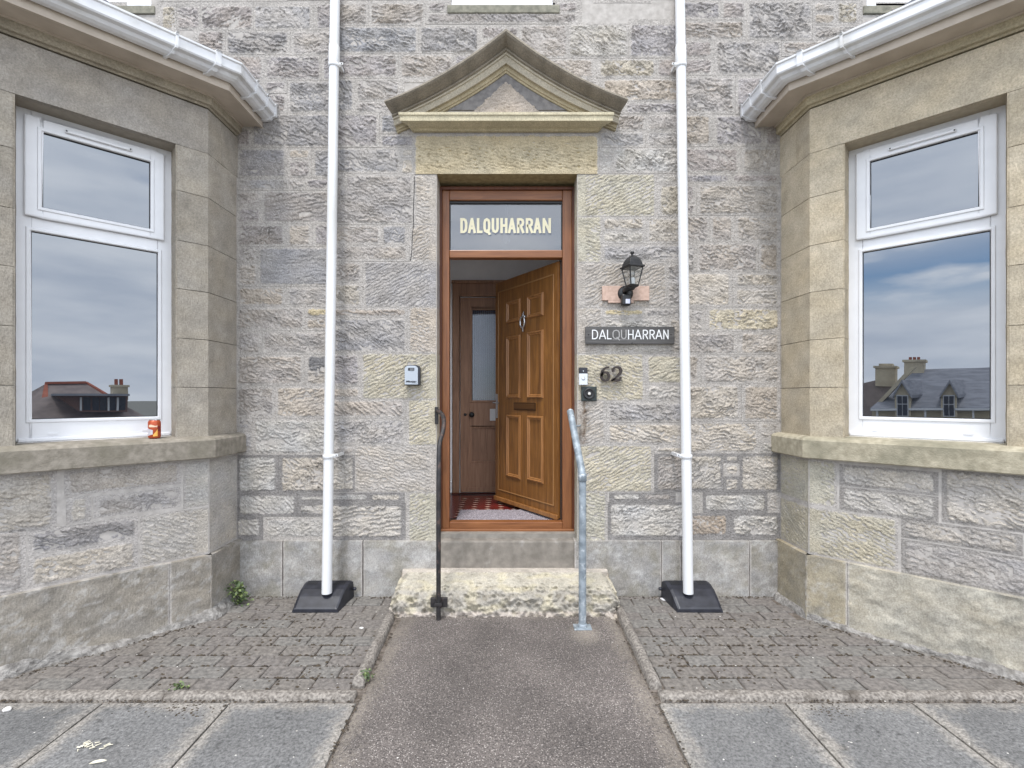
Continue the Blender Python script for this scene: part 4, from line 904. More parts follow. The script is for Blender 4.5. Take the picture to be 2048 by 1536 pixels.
mb = MB(); mb.box((hx0 + .001, iy - .03, zf), (a0 - .003, iy - .004, iz(590))); mb.box((hx0 + .001, iy - .04, iz(818)), (a0 - .003, iy - .03, iz(808))); mb.box((hx0 + .001, iy - .042, zf), (a0 - .003, iy - .03, zf + .12)); mb.build('hall_panelling', M['white_paint'], house, bevel=.004)
# hall floor: red tiles with pale lozenges
hf = MB().box((hx0, .2, .3), (hx1, hy1, zf)).build('floor', noise_mat('dark_red_tile', s2l(88, 20, 20), s2l(116, 34, 30), 8, .25, .1, 20), None); hf['kind'] = 'structure'
lm = plain('pale_tile', s2l(188, 160, 142), .3); dm_ = plain('black_tile', s2l(34, 26, 26), .3)
me0 = MB().add([(-.030, 0, 0), (0, -.017, 0), (.030, 0, 0), (0, .017, 0)], [(0, 1, 2, 3)]).build('lozenge_tile', lm, hf).data
first = hf.children[0]; n_ = 0
for i in range(10):
    for j in range(9):
        x, y = -.53 + i * .118, .42 + j * .085
        if abs(x) > .5 or y > 1.25: continue
        o = first if n_ == 0 else mesh_obj('lozenge_tile', me0, hf); o.location = (x, y, zf + .003); n_ += 1
mb = MB()
for k, (a, b) in enumerate(((-.62, -.565), (.565, .62))): mb.box((a, .3, zf), (b, hy1, zf + .003))
for y in (.325, .36, 1.26, 1.3): mb.box((-.56, y, zf), (.56, y + .018, zf + .003))
mb.build('border_tile', dm_, hf)

# ---------------------------------------------------------------- ground
def stuff_tris(o): o['kind'] = 'stuff'; return o
vv, ff = [], []; prof = [(30, -.09), (6, -.09), (-7, -.09), (-14, -.6), (-26, -3.2), (-60, -4.5), (-700, -6)]
for y, z in prof: vv += [(-700, y, z), (700, y, z)]
for k in range(len(prof) - 1): ff.append((2 * k, 2 * k + 1, 2 * k + 3, 2 * k + 2))
tag(MB().add(vv, ff).build('ground', noise_mat('rough_grass_ground', s2l(112, 112, 104), s2l(140, 138, 130), .8, .95, .3, 6)), None, kind='structure')
bed = tag(MB().box((-5, -1.2, -.08), (5, .1, -.014)).box((-5, -6.5, -.08), (5, -1.2, -.016)).build('yard', M['asphalt_bed']), None, kind='structure')
# path
def path_mat():
    m, nt, b = new_mat('worn_tarmac'); N, L = nt.nodes, nt.links; t = N.new('ShaderNodeTexCoord')
    n1 = N.new('ShaderNodeTexNoise'); n1.inputs['Scale'].default_value = 150; n1.inputs['Detail'].default_value = 4; n1.inputs['Roughness'].default_value = .7; L.new(t.outputs['Object'], n1.inputs['Vector'])
    r = N.new('ShaderNodeValToRGB'); e = r.color_ramp.elements; e[0].position = .36; e[0].color = rgb(s2l(62, 57, 55)); e[1].position = .60; e[1].color = rgb(s2l(118, 110, 105)); L.new(n1.outputs['Fac'], r.inputs['Fac'])
    vo = N.new('ShaderNodeTexVoronoi'); vo.inputs['Scale'].default_value = 120; L.new(t.outputs['Object'], vo.inputs['Vector'])
    wn_ = N.new('ShaderNodeTexWhiteNoise'); L.new(vo.outputs['Position'], wn_.inputs['Vector'])
    gt = N.new('ShaderNodeMath'); gt.operation = 'GREATER_THAN'; gt.inputs[1].default_value = .62; L.new(wn_.outputs['Value'], gt.inputs[0])
    lt = N.new('ShaderNodeMath'); lt.operation = 'LESS_THAN'; lt.inputs[1].default_value = .34; L.new(vo.outputs['Distance'], lt.inputs[0])
    mu = N.new('ShaderNodeMath'); mu.operation = 'MULTIPLY'; L.new(gt.outputs[0], mu.inputs[0]); L.new(lt.outputs[0], mu.inputs[1])
    mx1 = N.new('ShaderNodeMix'); mx1.data_type = 'RGBA'; L.new(mu.outputs[0], mx1.inputs['Factor']); L.new(r.outputs['Color'], mx1.inputs['A']); mx1.inputs['B'].default_value = rgb(s2l(158, 150, 144))
    a = N.new('ShaderNodeAttribute'); a.attribute_name = 'Col'; sp = N.new('ShaderNodeSeparateColor'); L.new(a.outputs['Color'], sp.inputs['Color'])
    n3 = N.new('ShaderNodeTexNoise'); n3.inputs['Scale'].default_value = 70; n3.inputs['Detail'].default_value = 6; L.new(t.outputs['Object'], n3.inputs['Vector'])
    ad = N.new('ShaderNodeMath'); ad.operation = 'MULTIPLY_ADD'; L.new(n3.outputs['Fac'], ad.inputs[0]); ad.inputs[1].default_value = 2.4; ad.inputs[2].default_value = -1.5; 
    a2 = N.new('ShaderNodeMath'); a2.operation = 'ADD'; a2.use_clamp = True; L.new(ad.outputs[0], a2.inputs[0]); 
    s2_ = N.new('ShaderNodeMath'); s2_.operation = 'MULTIPLY'; s2_.inputs[1].default_value = 1.25; L.new(sp.outputs['Red'], s2_.inputs[0]); L.new(s2_.outputs[0], a2.inputs[1])
    mx2 = N.new('ShaderNodeMix'); mx2.data_type = 'RGBA'; L.new(a2.outputs[0], mx2.inputs['Factor']); L.new(mx1.outputs['Result'], mx2.inputs['A']); mx2.inputs['B'].default_value = rgb(s2l(138, 129, 118))
    n4 = N.new('ShaderNodeTexNoise'); n4.inputs['Scale'].default_value = 2.2; n4.inputs['Detail'].default_value = 5; L.new(t.outputs['Object'], n4.inputs['Vector'])
    mr = N.new('ShaderNodeMapRange'); mr.inputs['From Min'].default_value = .3; mr.inputs['From Max'].default_value = .7; mr.inputs['To Min'].default_value = .70; mr.inputs['To Max'].default_value = 1.24; L.new(n4.outputs['Fac'], mr.inputs['Value'])
    vm = N.new('ShaderNodeVectorMath'); vm.operation = 'SCALE'; L.new(mx2.outputs['Result'], vm.inputs[0]); L.new(mr.outputs['Result'], vm.inputs['Scale']); L.new(vm.outputs['Vector'], b.inputs['Base Color'])
    b.inputs['Roughness'].default_value = .85; bn = N.new('ShaderNodeBump'); bn.inputs['Strength'].default_value = 1.0; bn.inputs['Distance'].default_value = .012
    nb = N.new('ShaderNodeTexNoise'); nb.inputs['Scale'].default_value = 110; nb.inputs['Detail'].default_value = 4; L.new(t.outputs['Object'], nb.inputs['Vector']); L.new(nb.outputs['Fac'], bn.inputs['Height']); L.new(bn.outputs['Normal'], b.inputs['Normal']); return m
ny, nx = 130, 60; X, Y = np.meshgrid(np.linspace(-.705, .705, nx), np.linspace(-6.5, -.30, ny), indexing='ij')
Zp = .002 + .003 * perlin(X / .2, Y / .2, 2) - .012 * sstep(.66, .705, np.abs(X)); e_ = np.minimum(.705 - np.abs(X), 9)
edge = .72 * sstep(.17, .0, e_ + .05 * perlin(X / .15, Y / .2, 5) + .04 * perlin(X / .04, Y / .04, 15)); edge = np.maximum(edge, .8 * sstep(.16, .02, np.sqrt((X - .47) ** 2 + ((Y + .56) / 1.4) ** 2)))
edge = np.maximum(edge, .55 * sstep(-.42, -.33, Y))
idx = np.arange(nx * ny).reshape(nx, ny); Q = np.stack([idx[:-1, :-1], idx[1:, :-1], idx[1:, 1:], idx[:-1, 1:]], -1).reshape(-1, 4)
po = stone_obj('path', [(np.stack([X, Y, Zp], -1).reshape(-1, 3), Q, np.repeat(np.clip(edge, .01, 1).reshape(-1, 1), 3, 1), len(Q))], None, path_mat()); po['kind'] = 'structure'
# brick pavers
paving = tag(MB().box((-4.9, -1.118, -.03), (4.9, -.0, -.0085)).build('paving', M['asphalt_bed']), None, kind='structure')
pm = [noise_mat('paver_%s' % w, np.array(a) * .86, np.array(b) * 1.14, 45, .9, 1.0, 70, c3=s2l(72, 64, 59), s3=7, p3=(.58, .86), bdist=.007, coord='Position') for w, a, b in
      (('plum', s2l(99, 94, 90), s2l(117, 111, 106)), ('grey', s2l(101, 98, 94), s2l(119, 115, 110)), ('brown', s2l(100, 95, 90), s2l(118, 112, 106)))]
def paver_mesh(m, k):
    w, d, c = .0965, .0495, .005; vv = [(-w, -d, -.05), (w, -d, -.05), (w, d, -.05), (-w, d, -.05), (-w, -d, -c), (w, -d, -c), (w, d, -c), (-w, d, -c), (-w + c, -d + c, 0), (w - c, -d + c, 0), (w - c, d - c, 0), (-w + c, d - c, 0)]
    ff = [(0, 1, 5, 4), (1, 2, 6, 5), (2, 3, 7, 6), (3, 0, 4, 7), (4, 5, 9, 8), (5, 6, 10, 9), (6, 7, 11, 10), (7, 4, 8, 11), (8, 9, 10, 11)]
    me = bpy.data.meshes.new('paver'); me.from_pydata(vv, [], ff); me.materials.append(m); return me
pmes = [paver_mesh(m, k) for k, m in enumerate(pm)]
rnd = random.Random(3)
def in_bay(x, y):
    x = abs(x)
    if x < BX: return False
    return y > -BR - (x - BX) * math.tan(AL) + .02
PITCH = 1.118 / 10.6
for row in range(11):
    y = -1.118 + PITCH * (row + .5)
    for s in (-1, 1):
        ph = 1.777 + (0 if row % 2 == 0 else .1)
        for k in range(-6, 9):
            x = ph + .1 + .2 * k - .0
            half = abs(x - .777) < .02
            if (x < .81 and not half) or x > 3.1: continue
            if half: x = .828
            if in_bay(x, y) or y > .03: continue
            o = mesh_obj('paver', rnd.choice(pmes), paving); o.location = (s * x, y, rnd.uniform(-.0015, .003)); o.rotation_euler = (rnd.uniform(-.012, .012), rnd.uniform(-.01, .01), rnd.uniform(-.008, .008) + (math.pi if rnd.random() < .5 else 0))
            if half: o.scale = (.48, 1, 1)
# kerb edgings
conc = noise_mat('pebbly_concrete', s2l(96, 90, 84), s2l(152, 145, 137), 70, .9, 1.0, 110, c3=s2l(86, 78, 70), s3=7, p3=(.55, .75), bdist=.006)
kerb = link(bpy.data.objects.new('kerb', None)); kerb['kind'] = 'structure'
def edging(a, b, w, hgt, nm='edging'):
    a, b = Vector(a), Vector(b); d = (b - a).normalized(); p = Vector((-d.y, d.x, 0)); n = max(2, int((b - a).length / .05)); vv, ff = [], []
    sec = [(-w / 2, -.06), (-w / 2, hgt * .45), (-w * .36, hgt * .82), (-w * .15, hgt), (w * .15, hgt), (w * .36, hgt * .82), (w / 2, hgt * .45), (w / 2, -.06)]
    for i in range(n + 1):
        c = a.lerp(b, i / n)
        for q_, z in sec:
            v = c + p * (q_ + .0025 * rnd.uniform(-1, 1)); vv.append((v.x, v.y, z + (.003 * rnd.uniform(-1, 1) if z > 0 else 0)))
    m_ = len(sec)
    for i in range(n):
        for j in range(m_ - 1): ff.append((i * m_ + j, i * m_ + j + 1, (i + 1) * m_ + j + 1, (i + 1) * m_ + j))
    ff += [tuple(range(m_)), tuple(n * m_ + j for j in range(m_))]
    return MB().add(vv, ff, True).build(nm, conc, kerb)
edging((-.765, -.36, 0), (-.745, -1.09, 0), .058, .042); edging((.752, -.27, 0), (.735, -1.10, 0), .058, .042)
for s in (-1, 1):
    x = .735
    while x < 3.6:
        edging((s * x, -1.158, 0), (s * (x + .905), -1.158, 0), .062, .018); x += .913
# slabs
def slab_mat(i, tint):
    m, nt, b = new_mat('slab_stone_%s' % 'abcdefgh'[i]); N, L = nt.nodes, nt.links; t = N.new('ShaderNodeTexCoord')
    a = N.new('ShaderNodeAttribute'); a.attribute_name = 'Col'
    n1 = N.new('ShaderNodeTexNoise'); n1.inputs['Scale'].default_value = 75; n1.inputs['Detail'].default_value = 5; n1.inputs['Roughness'].default_value = .75; L.new(t.outputs['Object'], n1.inputs['Vector'])
    mr = N.new('ShaderNodeMapRange'); mr.inputs['From Min'].default_value = .3; mr.inputs['From Max'].default_value = .7; mr.inputs['To Min'].default_value = .3; mr.inputs['To Max'].default_value = 1.7; L.new(n1.outputs['Fac'], mr.inputs['Value'])
    vm = N.new('ShaderNodeVectorMath'); vm.operation = 'SCALE'; L.new(a.outputs['Color'], vm.inputs[0]); L.new(mr.outputs['Result'], vm.inputs['Scale']); L.new(vm.outputs['Vector'], b.inputs['Base Color'])
    b.inputs['Roughness'].default_value = .88; bn = N.new('ShaderNodeBump'); bn.inputs['Strength'].default_value = .9; bn.inputs['Distance'].default_value = .008; L.new(n1.outputs['Fac'], bn.inputs['Height']); L.new(bn.outputs['Normal'], b.inputs['Normal']); return m
slabm = slab_mat(0, 1)
pave = link(bpy.data.objects.new('pavement', None)); pave['kind'] = 'structure'
GRP = Plane((0, 0, 0), (1, 0, 0), (0, 0, 1))
def slab(x0, x1, y0, y1, sd_):
    g_ = .005; x0 += g_; x1 -= g_; y0 += g_; y1 -= g_; nx, ny = 50, 72
    X, Y = np.meshgrid(np.linspace(x0, x1, nx), np.linspace(y0, y1, ny), indexing='ij'); e = np.minimum(np.minimum(X - x0, x1 - X), np.minimum(Y - y0, y1 - Y))
    Z = .001 - .006 * sstep(.012, 0, e) + .0015 * perlin(X / .2, Y / .2, sd_)
    k = (sstep(.085, .0, e + .035 * perlin(X / .12, Y / .12, sd_ + 1) + .03 * perlin(X / .03, Y / .03, sd_ + 3) + .02 * perlin(X / .012, Y / .012, sd_ + 6)) * .85)[..., None]
    k2 = sstep(.1, .5, perlin(X / .25, Y / .25, sd_ + 2))[..., None]
    core = s2l(110, 109, 108) * (1 + .06 * ((sd_ % 5) - 2) / 2); C = core[None, None, :] * (1 - k) + s2l(146, 140, 132)[None, None, :] * k; C = C * (1 - .25 * k2) + s2l(116, 114, 112)[None, None, :] * .25 * k2
    C = C * (1 + .16 * perlin(X / .22, Y / .3, sd_ + 8) + .10 * perlin(X / .05, Y / .05, sd_ + 9))[..., None] * (1 - .5 * sstep(.35, .6, perlin(X / .03, Y / .03, sd_ + 10))[..., None] * sstep(.0, .4, perlin(X / .2, Y / .2, sd_ + 11))[..., None])
    V = np.stack([X, Y, Z], -1).reshape(-1, 3); C = C.reshape(-1, 3); idx = np.arange(nx * ny).reshape(nx, ny)
    q_ = np.stack([idx[:-1, :-1], idx[1:, :-1], idx[1:, 1:], idx[:-1, 1:]], -1).reshape(-1, 4)
    ring = np.concatenate([idx[:, 0], idx[-1, 1:], idx[-2::-1, -1], idx[0, -2:0:-1]]); n0 = len(V); k_ = len(ring); top = V[ring]; bot = top.copy(); bot[:, 2] = -.045
    a = n0 + np.arange(k_); b = n0 + k_ + np.arange(k_); sk = np.stack([a, b, np.roll(b, -1), np.roll(a, -1)], -1)
    stone_obj('slab', [(np.concatenate([V, top, bot]), np.concatenate([q_, sk]), np.concatenate([C, C[ring], C[ring]]), len(q_))], pave, slabm)
sd_ = 1
for r_ in range(4):
    for k in range(5):
        for s in (-1, 1):
            a, b = .712 + .6 * k, .712 + .6 * (k + 1); slab(min(s * a, s * b), max(s * a, s * b), -1.2 - .91 * (r_ + 1), -1.2 - .91 * r_, sd_); sd_ += 1

# rough stone step
def step():
    prof = [(.0, .200), (-.05, .206), (-.115, .206), (-.16, .192), (-.215, .172), (-.26, .15), (-.292, .125), (-.312, .095), (-.322, .06), (-.33, .025), (-.345, -.02)]
    P = []
    for (y0, z0), (y1, z1) in zip(prof[:-1], prof[1:]):
        k = max(1, int(math.hypot(y1 - y0, z1 - z0) / .007)); P += [(y0 + (y1 - y0) * j / k, z0 + (z1 - z0) * j / k) for j in range(k)]
    P.append(prof[-1]); m = len(P); n = 220; S_ = [0.0]
    for a_, b_ in zip(P[:-1], P[1:]): S_.append(S_[-1] + math.hypot(b_[0] - a_[0], b_[1] - a_[1])); vv = []; cc = []
    for i in range(n + 1):
        t = i / n
        for j, (y, z) in enumerate(P):
            w = j / m; x0 = -.742 - .045 * min(1, w * 1.5); x1 = .705 + .05 * min(1, w * 1.5); x = x0 + (x1 - x0) * t
            en = min(t, 1 - t) * (x1 - x0); rnd_ = sstep(.07, 0, en)
            am = sstep(.05, .12, -y); dn = .022 * perlin(x / .07, S_[j] / .05, 31) + .034 * (.4 - abs(perlin(x / .045, S_[j] / .03, 32))) + .014 * perlin(x / .16, S_[j] / .12, 33) + .01 * perlin(x / .016, S_[j] / .014, 34)
            am2 = am * (1.0 if z < .16 else .6)
            yy = y - dn * am2 + .05 * rnd_ * am; zz = z + dn * .5 * am2 - .05 * rnd_ * am * (z > .05); vv.append((x, yy, zz))
            k1 = float(perlin(x / .1, S_[j] / .06, 35)); base_ = s2l(182, 173, 162) if y > -.112 else (s2l(174, 167, 153) if z > .14 else s2l(164, 158, 148))
            if z < .03: base_ = s2l(180, 170, 160)
            c = base_ * (1 + .14 * k1 + .12 * float(perlin(x / .02, S_[j] / .02, 39)))
            if y < -.112: c = c + (s2l(184, 175, 150) - c) * float(sstep(.0, .5, k1)) * .6
            if z < .13: c = c + (s2l(124, 117, 104) - c) * float(sstep(.0, .7, perlin(x / .05, S_[j] / .04, 37) + .5 * perlin(x / .02, S_[j] / .02, 38))) * .7
            cc.append(c)
    idx = np.arange((n + 1) * m).reshape(n + 1, m); q_ = np.stack([idx[:-1, :-1], idx[:-1, 1:], idx[1:, 1:], idx[1:, :-1]], -1).reshape(-1, 4)
    V = np.array(vv); C = np.array(cc); n0 = len(V); extra = []
    # close the two ends
    for e in (0, n):
        c_ = np.array([V[idx[e]][:, 0].mean(), -.15, .05]); k = len(V); V = np.concatenate([V, V[idx[e]], [c_]]); C = np.concatenate([C, C[idx[e]], [C[idx[e]].mean(0)]])
        for j in range(m - 1): extra.append([k + j, k + j + 1, k + m, k + m])
    return V, q_, C, extra
V, q_, C, extra = step()
me = bpy.data.meshes.new('stone_step'); me.from_pydata(V.tolist(), [], q_.tolist() + [[a, b, c] for a, b, c, _ in extra])
at = me.color_attributes.new('Col', 'FLOAT_COLOR', 'POINT'); at.data.foreach_set('color', np.concatenate([np.clip(C, .01, 1), np.ones((len(C), 1))], 1).astype(np.float32).ravel())
me.polygons.foreach_set('use_smooth', [True] * len(me.polygons)); me.materials.append(stone_mat('rough_step_stone', .8, 60, .012, .2))
bm = bmesh.new(); bm.from_mesh(me); bmesh.ops.recalc_face_normals(bm, faces=bm.faces); bm.to_mesh(me); bm.free()
stp = mesh_obj('stone_step', me); tag(stp, 'rough hewn yellowish stone step below the front door sill', 'step')

# ---------------------------------------------------------------- downpipes with their black base covers
for s in (-1, 1):
    lab = ('left', 'beside the key safe') if s < 0 else ('right', 'beside the name board')
    X = -1.237 if s < 0 else 1.237
    top, bot = Vector((X, -.05, 6.3)), Vector((X, -.205, .115))
    def at(z): t = (z - bot.z) / (4.33 - bot.z); return Vector((X, -.205 + (-.05 + .205) * min(t, 1.3), z))
    pipe = empty('downpipe', (X, -.2, .1), 'white plastic downpipe %s' % ('between the silver key safe and the mossy grey bay' if s < 0 else 'touching the end of the dark wooden name board'), 'drainpipe', 'white downpipes beside the door')
    r = .034
    into(MB().tube([at(.10), at(1.0), at(2.0), at(3.3), at(4.4), at(6.3)], r, 24).build('pipe', M['pipe'], None), pipe)
    zc = fz(128, .06)
    into(MB().tube([at(zc - .02), at(zc - .015), at(zc + .12), at(zc + .125)], [.037, .0385, .0385, .0355], 24).build('pipe_socket', M['pipe'], None), pipe)
    for zb in (fz(912, .15), fz(134, .06)):
        c = at(zb); mb = MB(); mb.tube([c + Vector((0, 0, -.014)), c + Vector((0, 0, -.012)), c + Vector((0, 0, .012)), c + Vector((0, 0, .014))], [.036, .0395, .0395, .036], 24)
        d = 1 if s < 0 else -1
        mb.box((c.x + d * .03, c.y - .012, c.z - .008 + .01), (c.x + d * .068, c.y + .002 - .008, c.z + .018)); mb.box((c.x + d * .03, c.y - .008, c.z - .008), (c.x + d * .05, -.006, c.z + .014))
        o = into(mb.build('pipe_bracket', M['pipe'], None), pipe)
        into(MB().lathe((c.x + d * .057, c.y - .012, c.z + .01), [(.004, 0), (.003, .003)], 8, axis=(0, -1, 0)).build('bracket_screw', M['gasket'], None), pipe)
    # base cover
    bc = empty('drain_cover', (s * 1.29, -.15, 0), 'black plastic drain cover at the foot of the downpipe %s' % ('near the weeds' if s < 0 else 'beside a scrap of white paper'), 'drain cover', 'black drain covers at the wall')
    prof = [(-.035, .118), (-.06, .128), (-.10, .126), (-.16, .108), (-.21, .078), (-.25, .048), (-.272, .032), (-.28, .022), (-.281, .004)]
    vv, ff = [], []; m = len(prof)
    def xr_(y): t = (-.035 - y) / .25; return (1.437 - .0 * t, 1.113 + .028 * t)
    cols_ = [0, .035, .06, .5, .94, .965, 1]
    for y, z in prof:
        xo, xi = xr_(y)
        for k, c in enumerate(cols_):
            drop = [1, .3, 0, 0, 0, .3, 1][k]; zz = z - .008 * drop if z > .03 else z; vv.append((s * (xo + (xi - xo) * c), y, zz))
        vv.append((s * (xi - .006), y, 0)); vv.append((s * (xo + .006), y, 0))
    w = len(cols_) + 2
    for i in range(m - 1):
        for k in range(w): ff.append((i * w + k, i * w + (k + 1) % w, (i + 1) * w + (k + 1) % w, (i + 1) * w + k))
    ff += [tuple(range(w)), tuple((m - 1) * w + k for k in range(w))]
    into(MB().add(vv, ff, False).build('cover', M['black'], None, bevel=.004), bc)
    xo, xi = 1.437, 1.12; mb = MB()
    def zprof(y):
        return float(np.interp(-y, [-p[0] for p in prof], [p[1] for p in prof]))
    for cx_ in (xo - .062, xi + .062):
        for k in range(6):
            x_ = cx_ - .030 + k * .012; ys = [-.066, -.085, -.105, -.12]
            mb = MB()
            for a_, b_ in zip(ys[:-1], ys[1:]):
                mb.add([(s * x_, a_, zprof(a_) + .0012), (s * (x_ + .0065), a_, zprof(a_) + .0012), (s * (x_ + .0065), b_, zprof(b_) + .0012), (s * x_, b_, zprof(b_) + .0012)], [(0, 1, 2, 3)])
            into(mb.build('vent_slot', M['gasket'], None), bc)
    mb = MB(); mb.lathe((s * 1.105, -.06, .07), [(.012, 0), (.012, .02), (.005, .024)], 10, axis=(-s, 0, 0)); into(mb.build('clip', M['black'], None), bc)

# ---------------------------------------------------------------- handrails
def P3(px, py, y): return ((px - CX) * (D + y) / F, y, H + (CY - py) * (D + y) / F)
def smooth(pts, n=8):
    pts = [Vector(p) for p in pts]; out = []
    for i in range(len(pts) - 1):
        p0, p1, p2, p3 = pts[max(i - 1, 0)], pts[i], pts[i + 1], pts[min(i + 2, len(pts) - 1)]
        for k in range(n):
            t = k / n; out.append(.5 * ((2 * p1) + (-p0 + p2) * t + (2 * p0 - 5 * p1 + 4 * p2 - p3) * t * t + (-p0 + 3 * p1 - 3 * p2 + p3) * t ** 3))
    return out + [pts[-1]]
hr = empty('handrail', (-.446, -.385, 0), 'black rust flecked iron handrail on the key safe side of the step', 'handrail')
xa = -.446
into(MB().tube(smooth([(xa, -.385, -.005), (xa, -.385, .4), (xa, -.385, .78), (xa + .0, -.378, .92), P3(878.5, 893, -.33), P3(885, 866, -.25), P3(888, 846, -.18), P3(885.5, 831, -.10), P3(879, 824, -.045), P3(874, 822, -.012)], 7), .0152, 14).build('rail', M['rust'], None), hr)
mb = MB(); c = P3(874, 830, 0); mb.box((c[0] - .014, -.022, c[2] - .065), (c[0] + .012, -.008, c[2] + .06)); into(mb.build('wall_plate', M['rust'], None, bevel=.004), hr)
mb = MB(); mb.box((xa - .055, -.372, .075), (xa + .055, -.350, .135)); mb.box((xa - .024, -.408, .095), (xa + .024, -.372, .115)); into(mb.build('step_clamp', M['rust'], None, bevel=.003), hr)
hr2 = empty('handrail', (.468, -.49, 0), 'grey galvanised steel handrail on the house number side of the step', 'handrail')
xb = .468
into(MB().tube(smooth([(xb, -.49, .01), (xb, -.49, .5), (xb, -.49, .84), (xb, -.486, .93), (xb - .002, -.465, .985), (xb - .006, -.36, 1.07), (xb - .018, -.10, 1.305), (xb - .02, -.06, 1.34)], 7), .0235, 18).build('rail', M['galv'], None), hr2)
mb = MB(); mb.lathe((xb, -.49, .945), [(.0236, -.03), (.0262, -.026), (.0262, .016), (.0236, .02)], 18); into(mb.build('tube_joint', M['galv'], None), hr2)
mb = MB(); mb.box((xb - .055, -.525, .0), (xb + .055, -.455, .010)); mb.lathe((xb, -.49, .01), [(.03, 0), (.026, .02)], 16)
into(mb.build('base_plate', M['galv'], None, bevel=.003), hr2)
mb = MB(); mb.tube([(xb - .014, -.16, 1.245), (xb + .03, -.10, 1.235), (xb + .06, -.008, 1.235)], .007, 10); into(mb.build('wall_bracket', M['galv'], None), hr2)

# ---------------------------------------------------------------- things on the wall
h_ = .02
# name board
nb = empty('name_board', (fx(1259), -.02, fz(670)), 'dark weathered wooden name board lettered DALQUHARRAN in white', 'sign')
board = into(MB().box((fx(1170, .02), -.036, fz(688, .03)), (fx(1348, .02), -.016, fz(653.5, .03))).build('board', wood_mat('weathered_wood', s2l(58, 56, 56), s2l(78, 76, 75), s2l(100, 97, 95), vert=False, rough=.7), None, bevel=.003), nb)
BP = Plane((0, -.036, 0), (1, 0, 0), (0, -1, 0)); k = .036
wp, wf = plain('sign_white', s2l(222, 222, 222), .6), plain('sign_white_faded', s2l(158, 156, 154), .7)
SG = [('D', 1184, 1196), ('A', 1198, 1212), ('L', 1214, 1223), ('Q', 1225, 1239.5), ('U', 1242, 1253), ('H', 1256, 1267), ('A', 1269, 1283), ('R', 1285.5, 1296), ('R', 1299, 1309.5), ('A', 1311, 1324.5), ('N', 1326.5, 1337)]
for mm_, sel in ((wp, (0, 1, 2, 5, 6, 7, 8, 9, 10)), (wf, (3, 4))):
    for q_ in sel:
        mb = MB(); ch, a, b = SG[q_]; letter(mb, ch, BP, fx(a, k), fx(b, k), fz(678.5, k), fz(659.5, k), .0072, .0004, .0018); into(mb.build('letter', mm_, None), nb)
mb = MB()
for px, py in ((1177, 669), (1342, 669), (1264, 686)): mb.lathe((fx(px, k), -.036, fz(py, k)), [(.005, 0), (.004, .003)], 10, axis=(0, -1, 0))
into(mb.build('screw', M['gasket'], None), nb)
mb = MB(); mb.box((fx(1225, k), -.0368, fz(679.9, k)), (fx(1272, k), -.0362, fz(679.3, k))); into(mb.build('scratch', wf, None), nb)
# house number
hn = empty('house_number', (fx(1221), -.02, fz(748)), 'dark iron house numerals 62 on the wall', 'house number')
def ribbon(pts, ws, nm):
    pts = [Vector((fx(a, .02), 0, fz(b, .02))) for a, b in pts]; L_, R_ = [], []
    for i, p in enumerate(pts):
        t = (pts[min(i + 1, len(pts) - 1)] - pts[max(i - 1, 0)]).normalized(); n = Vector((-t.z, 0, t.x)); w = ws[i] / PXM / 2; L_.append(p + n * w); R_.append(p - n * w)
    vv, ff = [], []; n = len(pts)
    for y in (-.046, -.026):
        for p in L_ + R_: vv.append((p.x, y, p.z))
    for i in range(n - 1):
        ff += [(i, i + 1, n + i + 1, n + i), (2 * n + i, 3 * n + i, 3 * n + i + 1, 2 * n + i + 1), (i, 2 * n + i, 2 * n + i + 1, i + 1), (n + i, n + i + 1, 3 * n + i + 1, 3 * n + i)]
    ff += [(0, n, 3 * n, 2 * n), (n - 1, 3 * n - 1, 4 * n - 1, 2 * n - 1)]
    into(MB().add(vv, ff).build(nm, M['num'], None), hn)
M['num'] = noise_mat('brown_iron', s2l(40, 32, 30), s2l(58, 47, 43), 60, .6, .3, 120)
def arc(cx_, cy_, rx, ry, a0, a1, n): return [(cx_ + rx * math.cos(a), cy_ + ry * math.sin(a)) for a in np.linspace(a0, a1, n)]
p6 = [(1217, 735), (1212, 735), (1207.5, 738), (1203.5, 743), (1202, 750)] + arc(1209.5, 753, 7.6, 8.2, math.pi, -math.pi, 20)
ribbon(p6, [3.2, 4, 4.4, 5, 5.2] + [4.6] * 20, 'digit')
p2 = [(1226, 744), (1224.5, 739), (1228, 735.2), (1233, 734.6), (1238.5, 736.5), (1241, 741), (1239.5, 746.5), (1234.5, 752), (1228.5, 757.5), (1222, 762)]
ribbon(p2, [5, 4, 3.8, 4.2, 5, 5.6, 5.2, 4, 3, 2.2], 'digit'); ribbon([(1221, 761), (1226, 758.8), (1233, 761), (1238, 760.5), (1241, 754.5)], [3, 4.6, 5, 4.4, 2.6], 'digit_foot')
# key safe
ks = empty('key_safe', (fx(824), -.02, fz(750)), 'silver fronted black key safe left of the doorway', 'key safe')
a, b, c, d = fx(808.5, .06), fx(839.5, .06), fz(770.5, .06), fz(729.5, .06); w_ = b - a
def arch_poly(a, b, c, d, r): return [(a, c), (b, c)] + [(b - r + r * math.cos(t), d - r * .75 + r * .75 * math.sin(t)) for t in np.linspace(0, math.pi / 2, 6)] + [(a + r - r * math.sin(t), d - r * .75 + r * .75 * math.cos(t)) for t in np.linspace(0, math.pi / 2, 6)]
KP = Plane((0, 0, 0), (1, 0, 0), (0, -1, 0))
into(MB().prism(arch_poly(a, b, c, d, .035), KP, .012, .05).build('case', M['black'], None, bevel=.004), ks)
into(MB().prism(arch_poly(a + .002, b - .014, c + .005, d - .007, .03), KP, .05, .058).build('cover', plain('silver_plastic', s2l(176, 182, 190), .35, .3), None, bevel=.002), ks)
xm = (a + b - .012) / 2
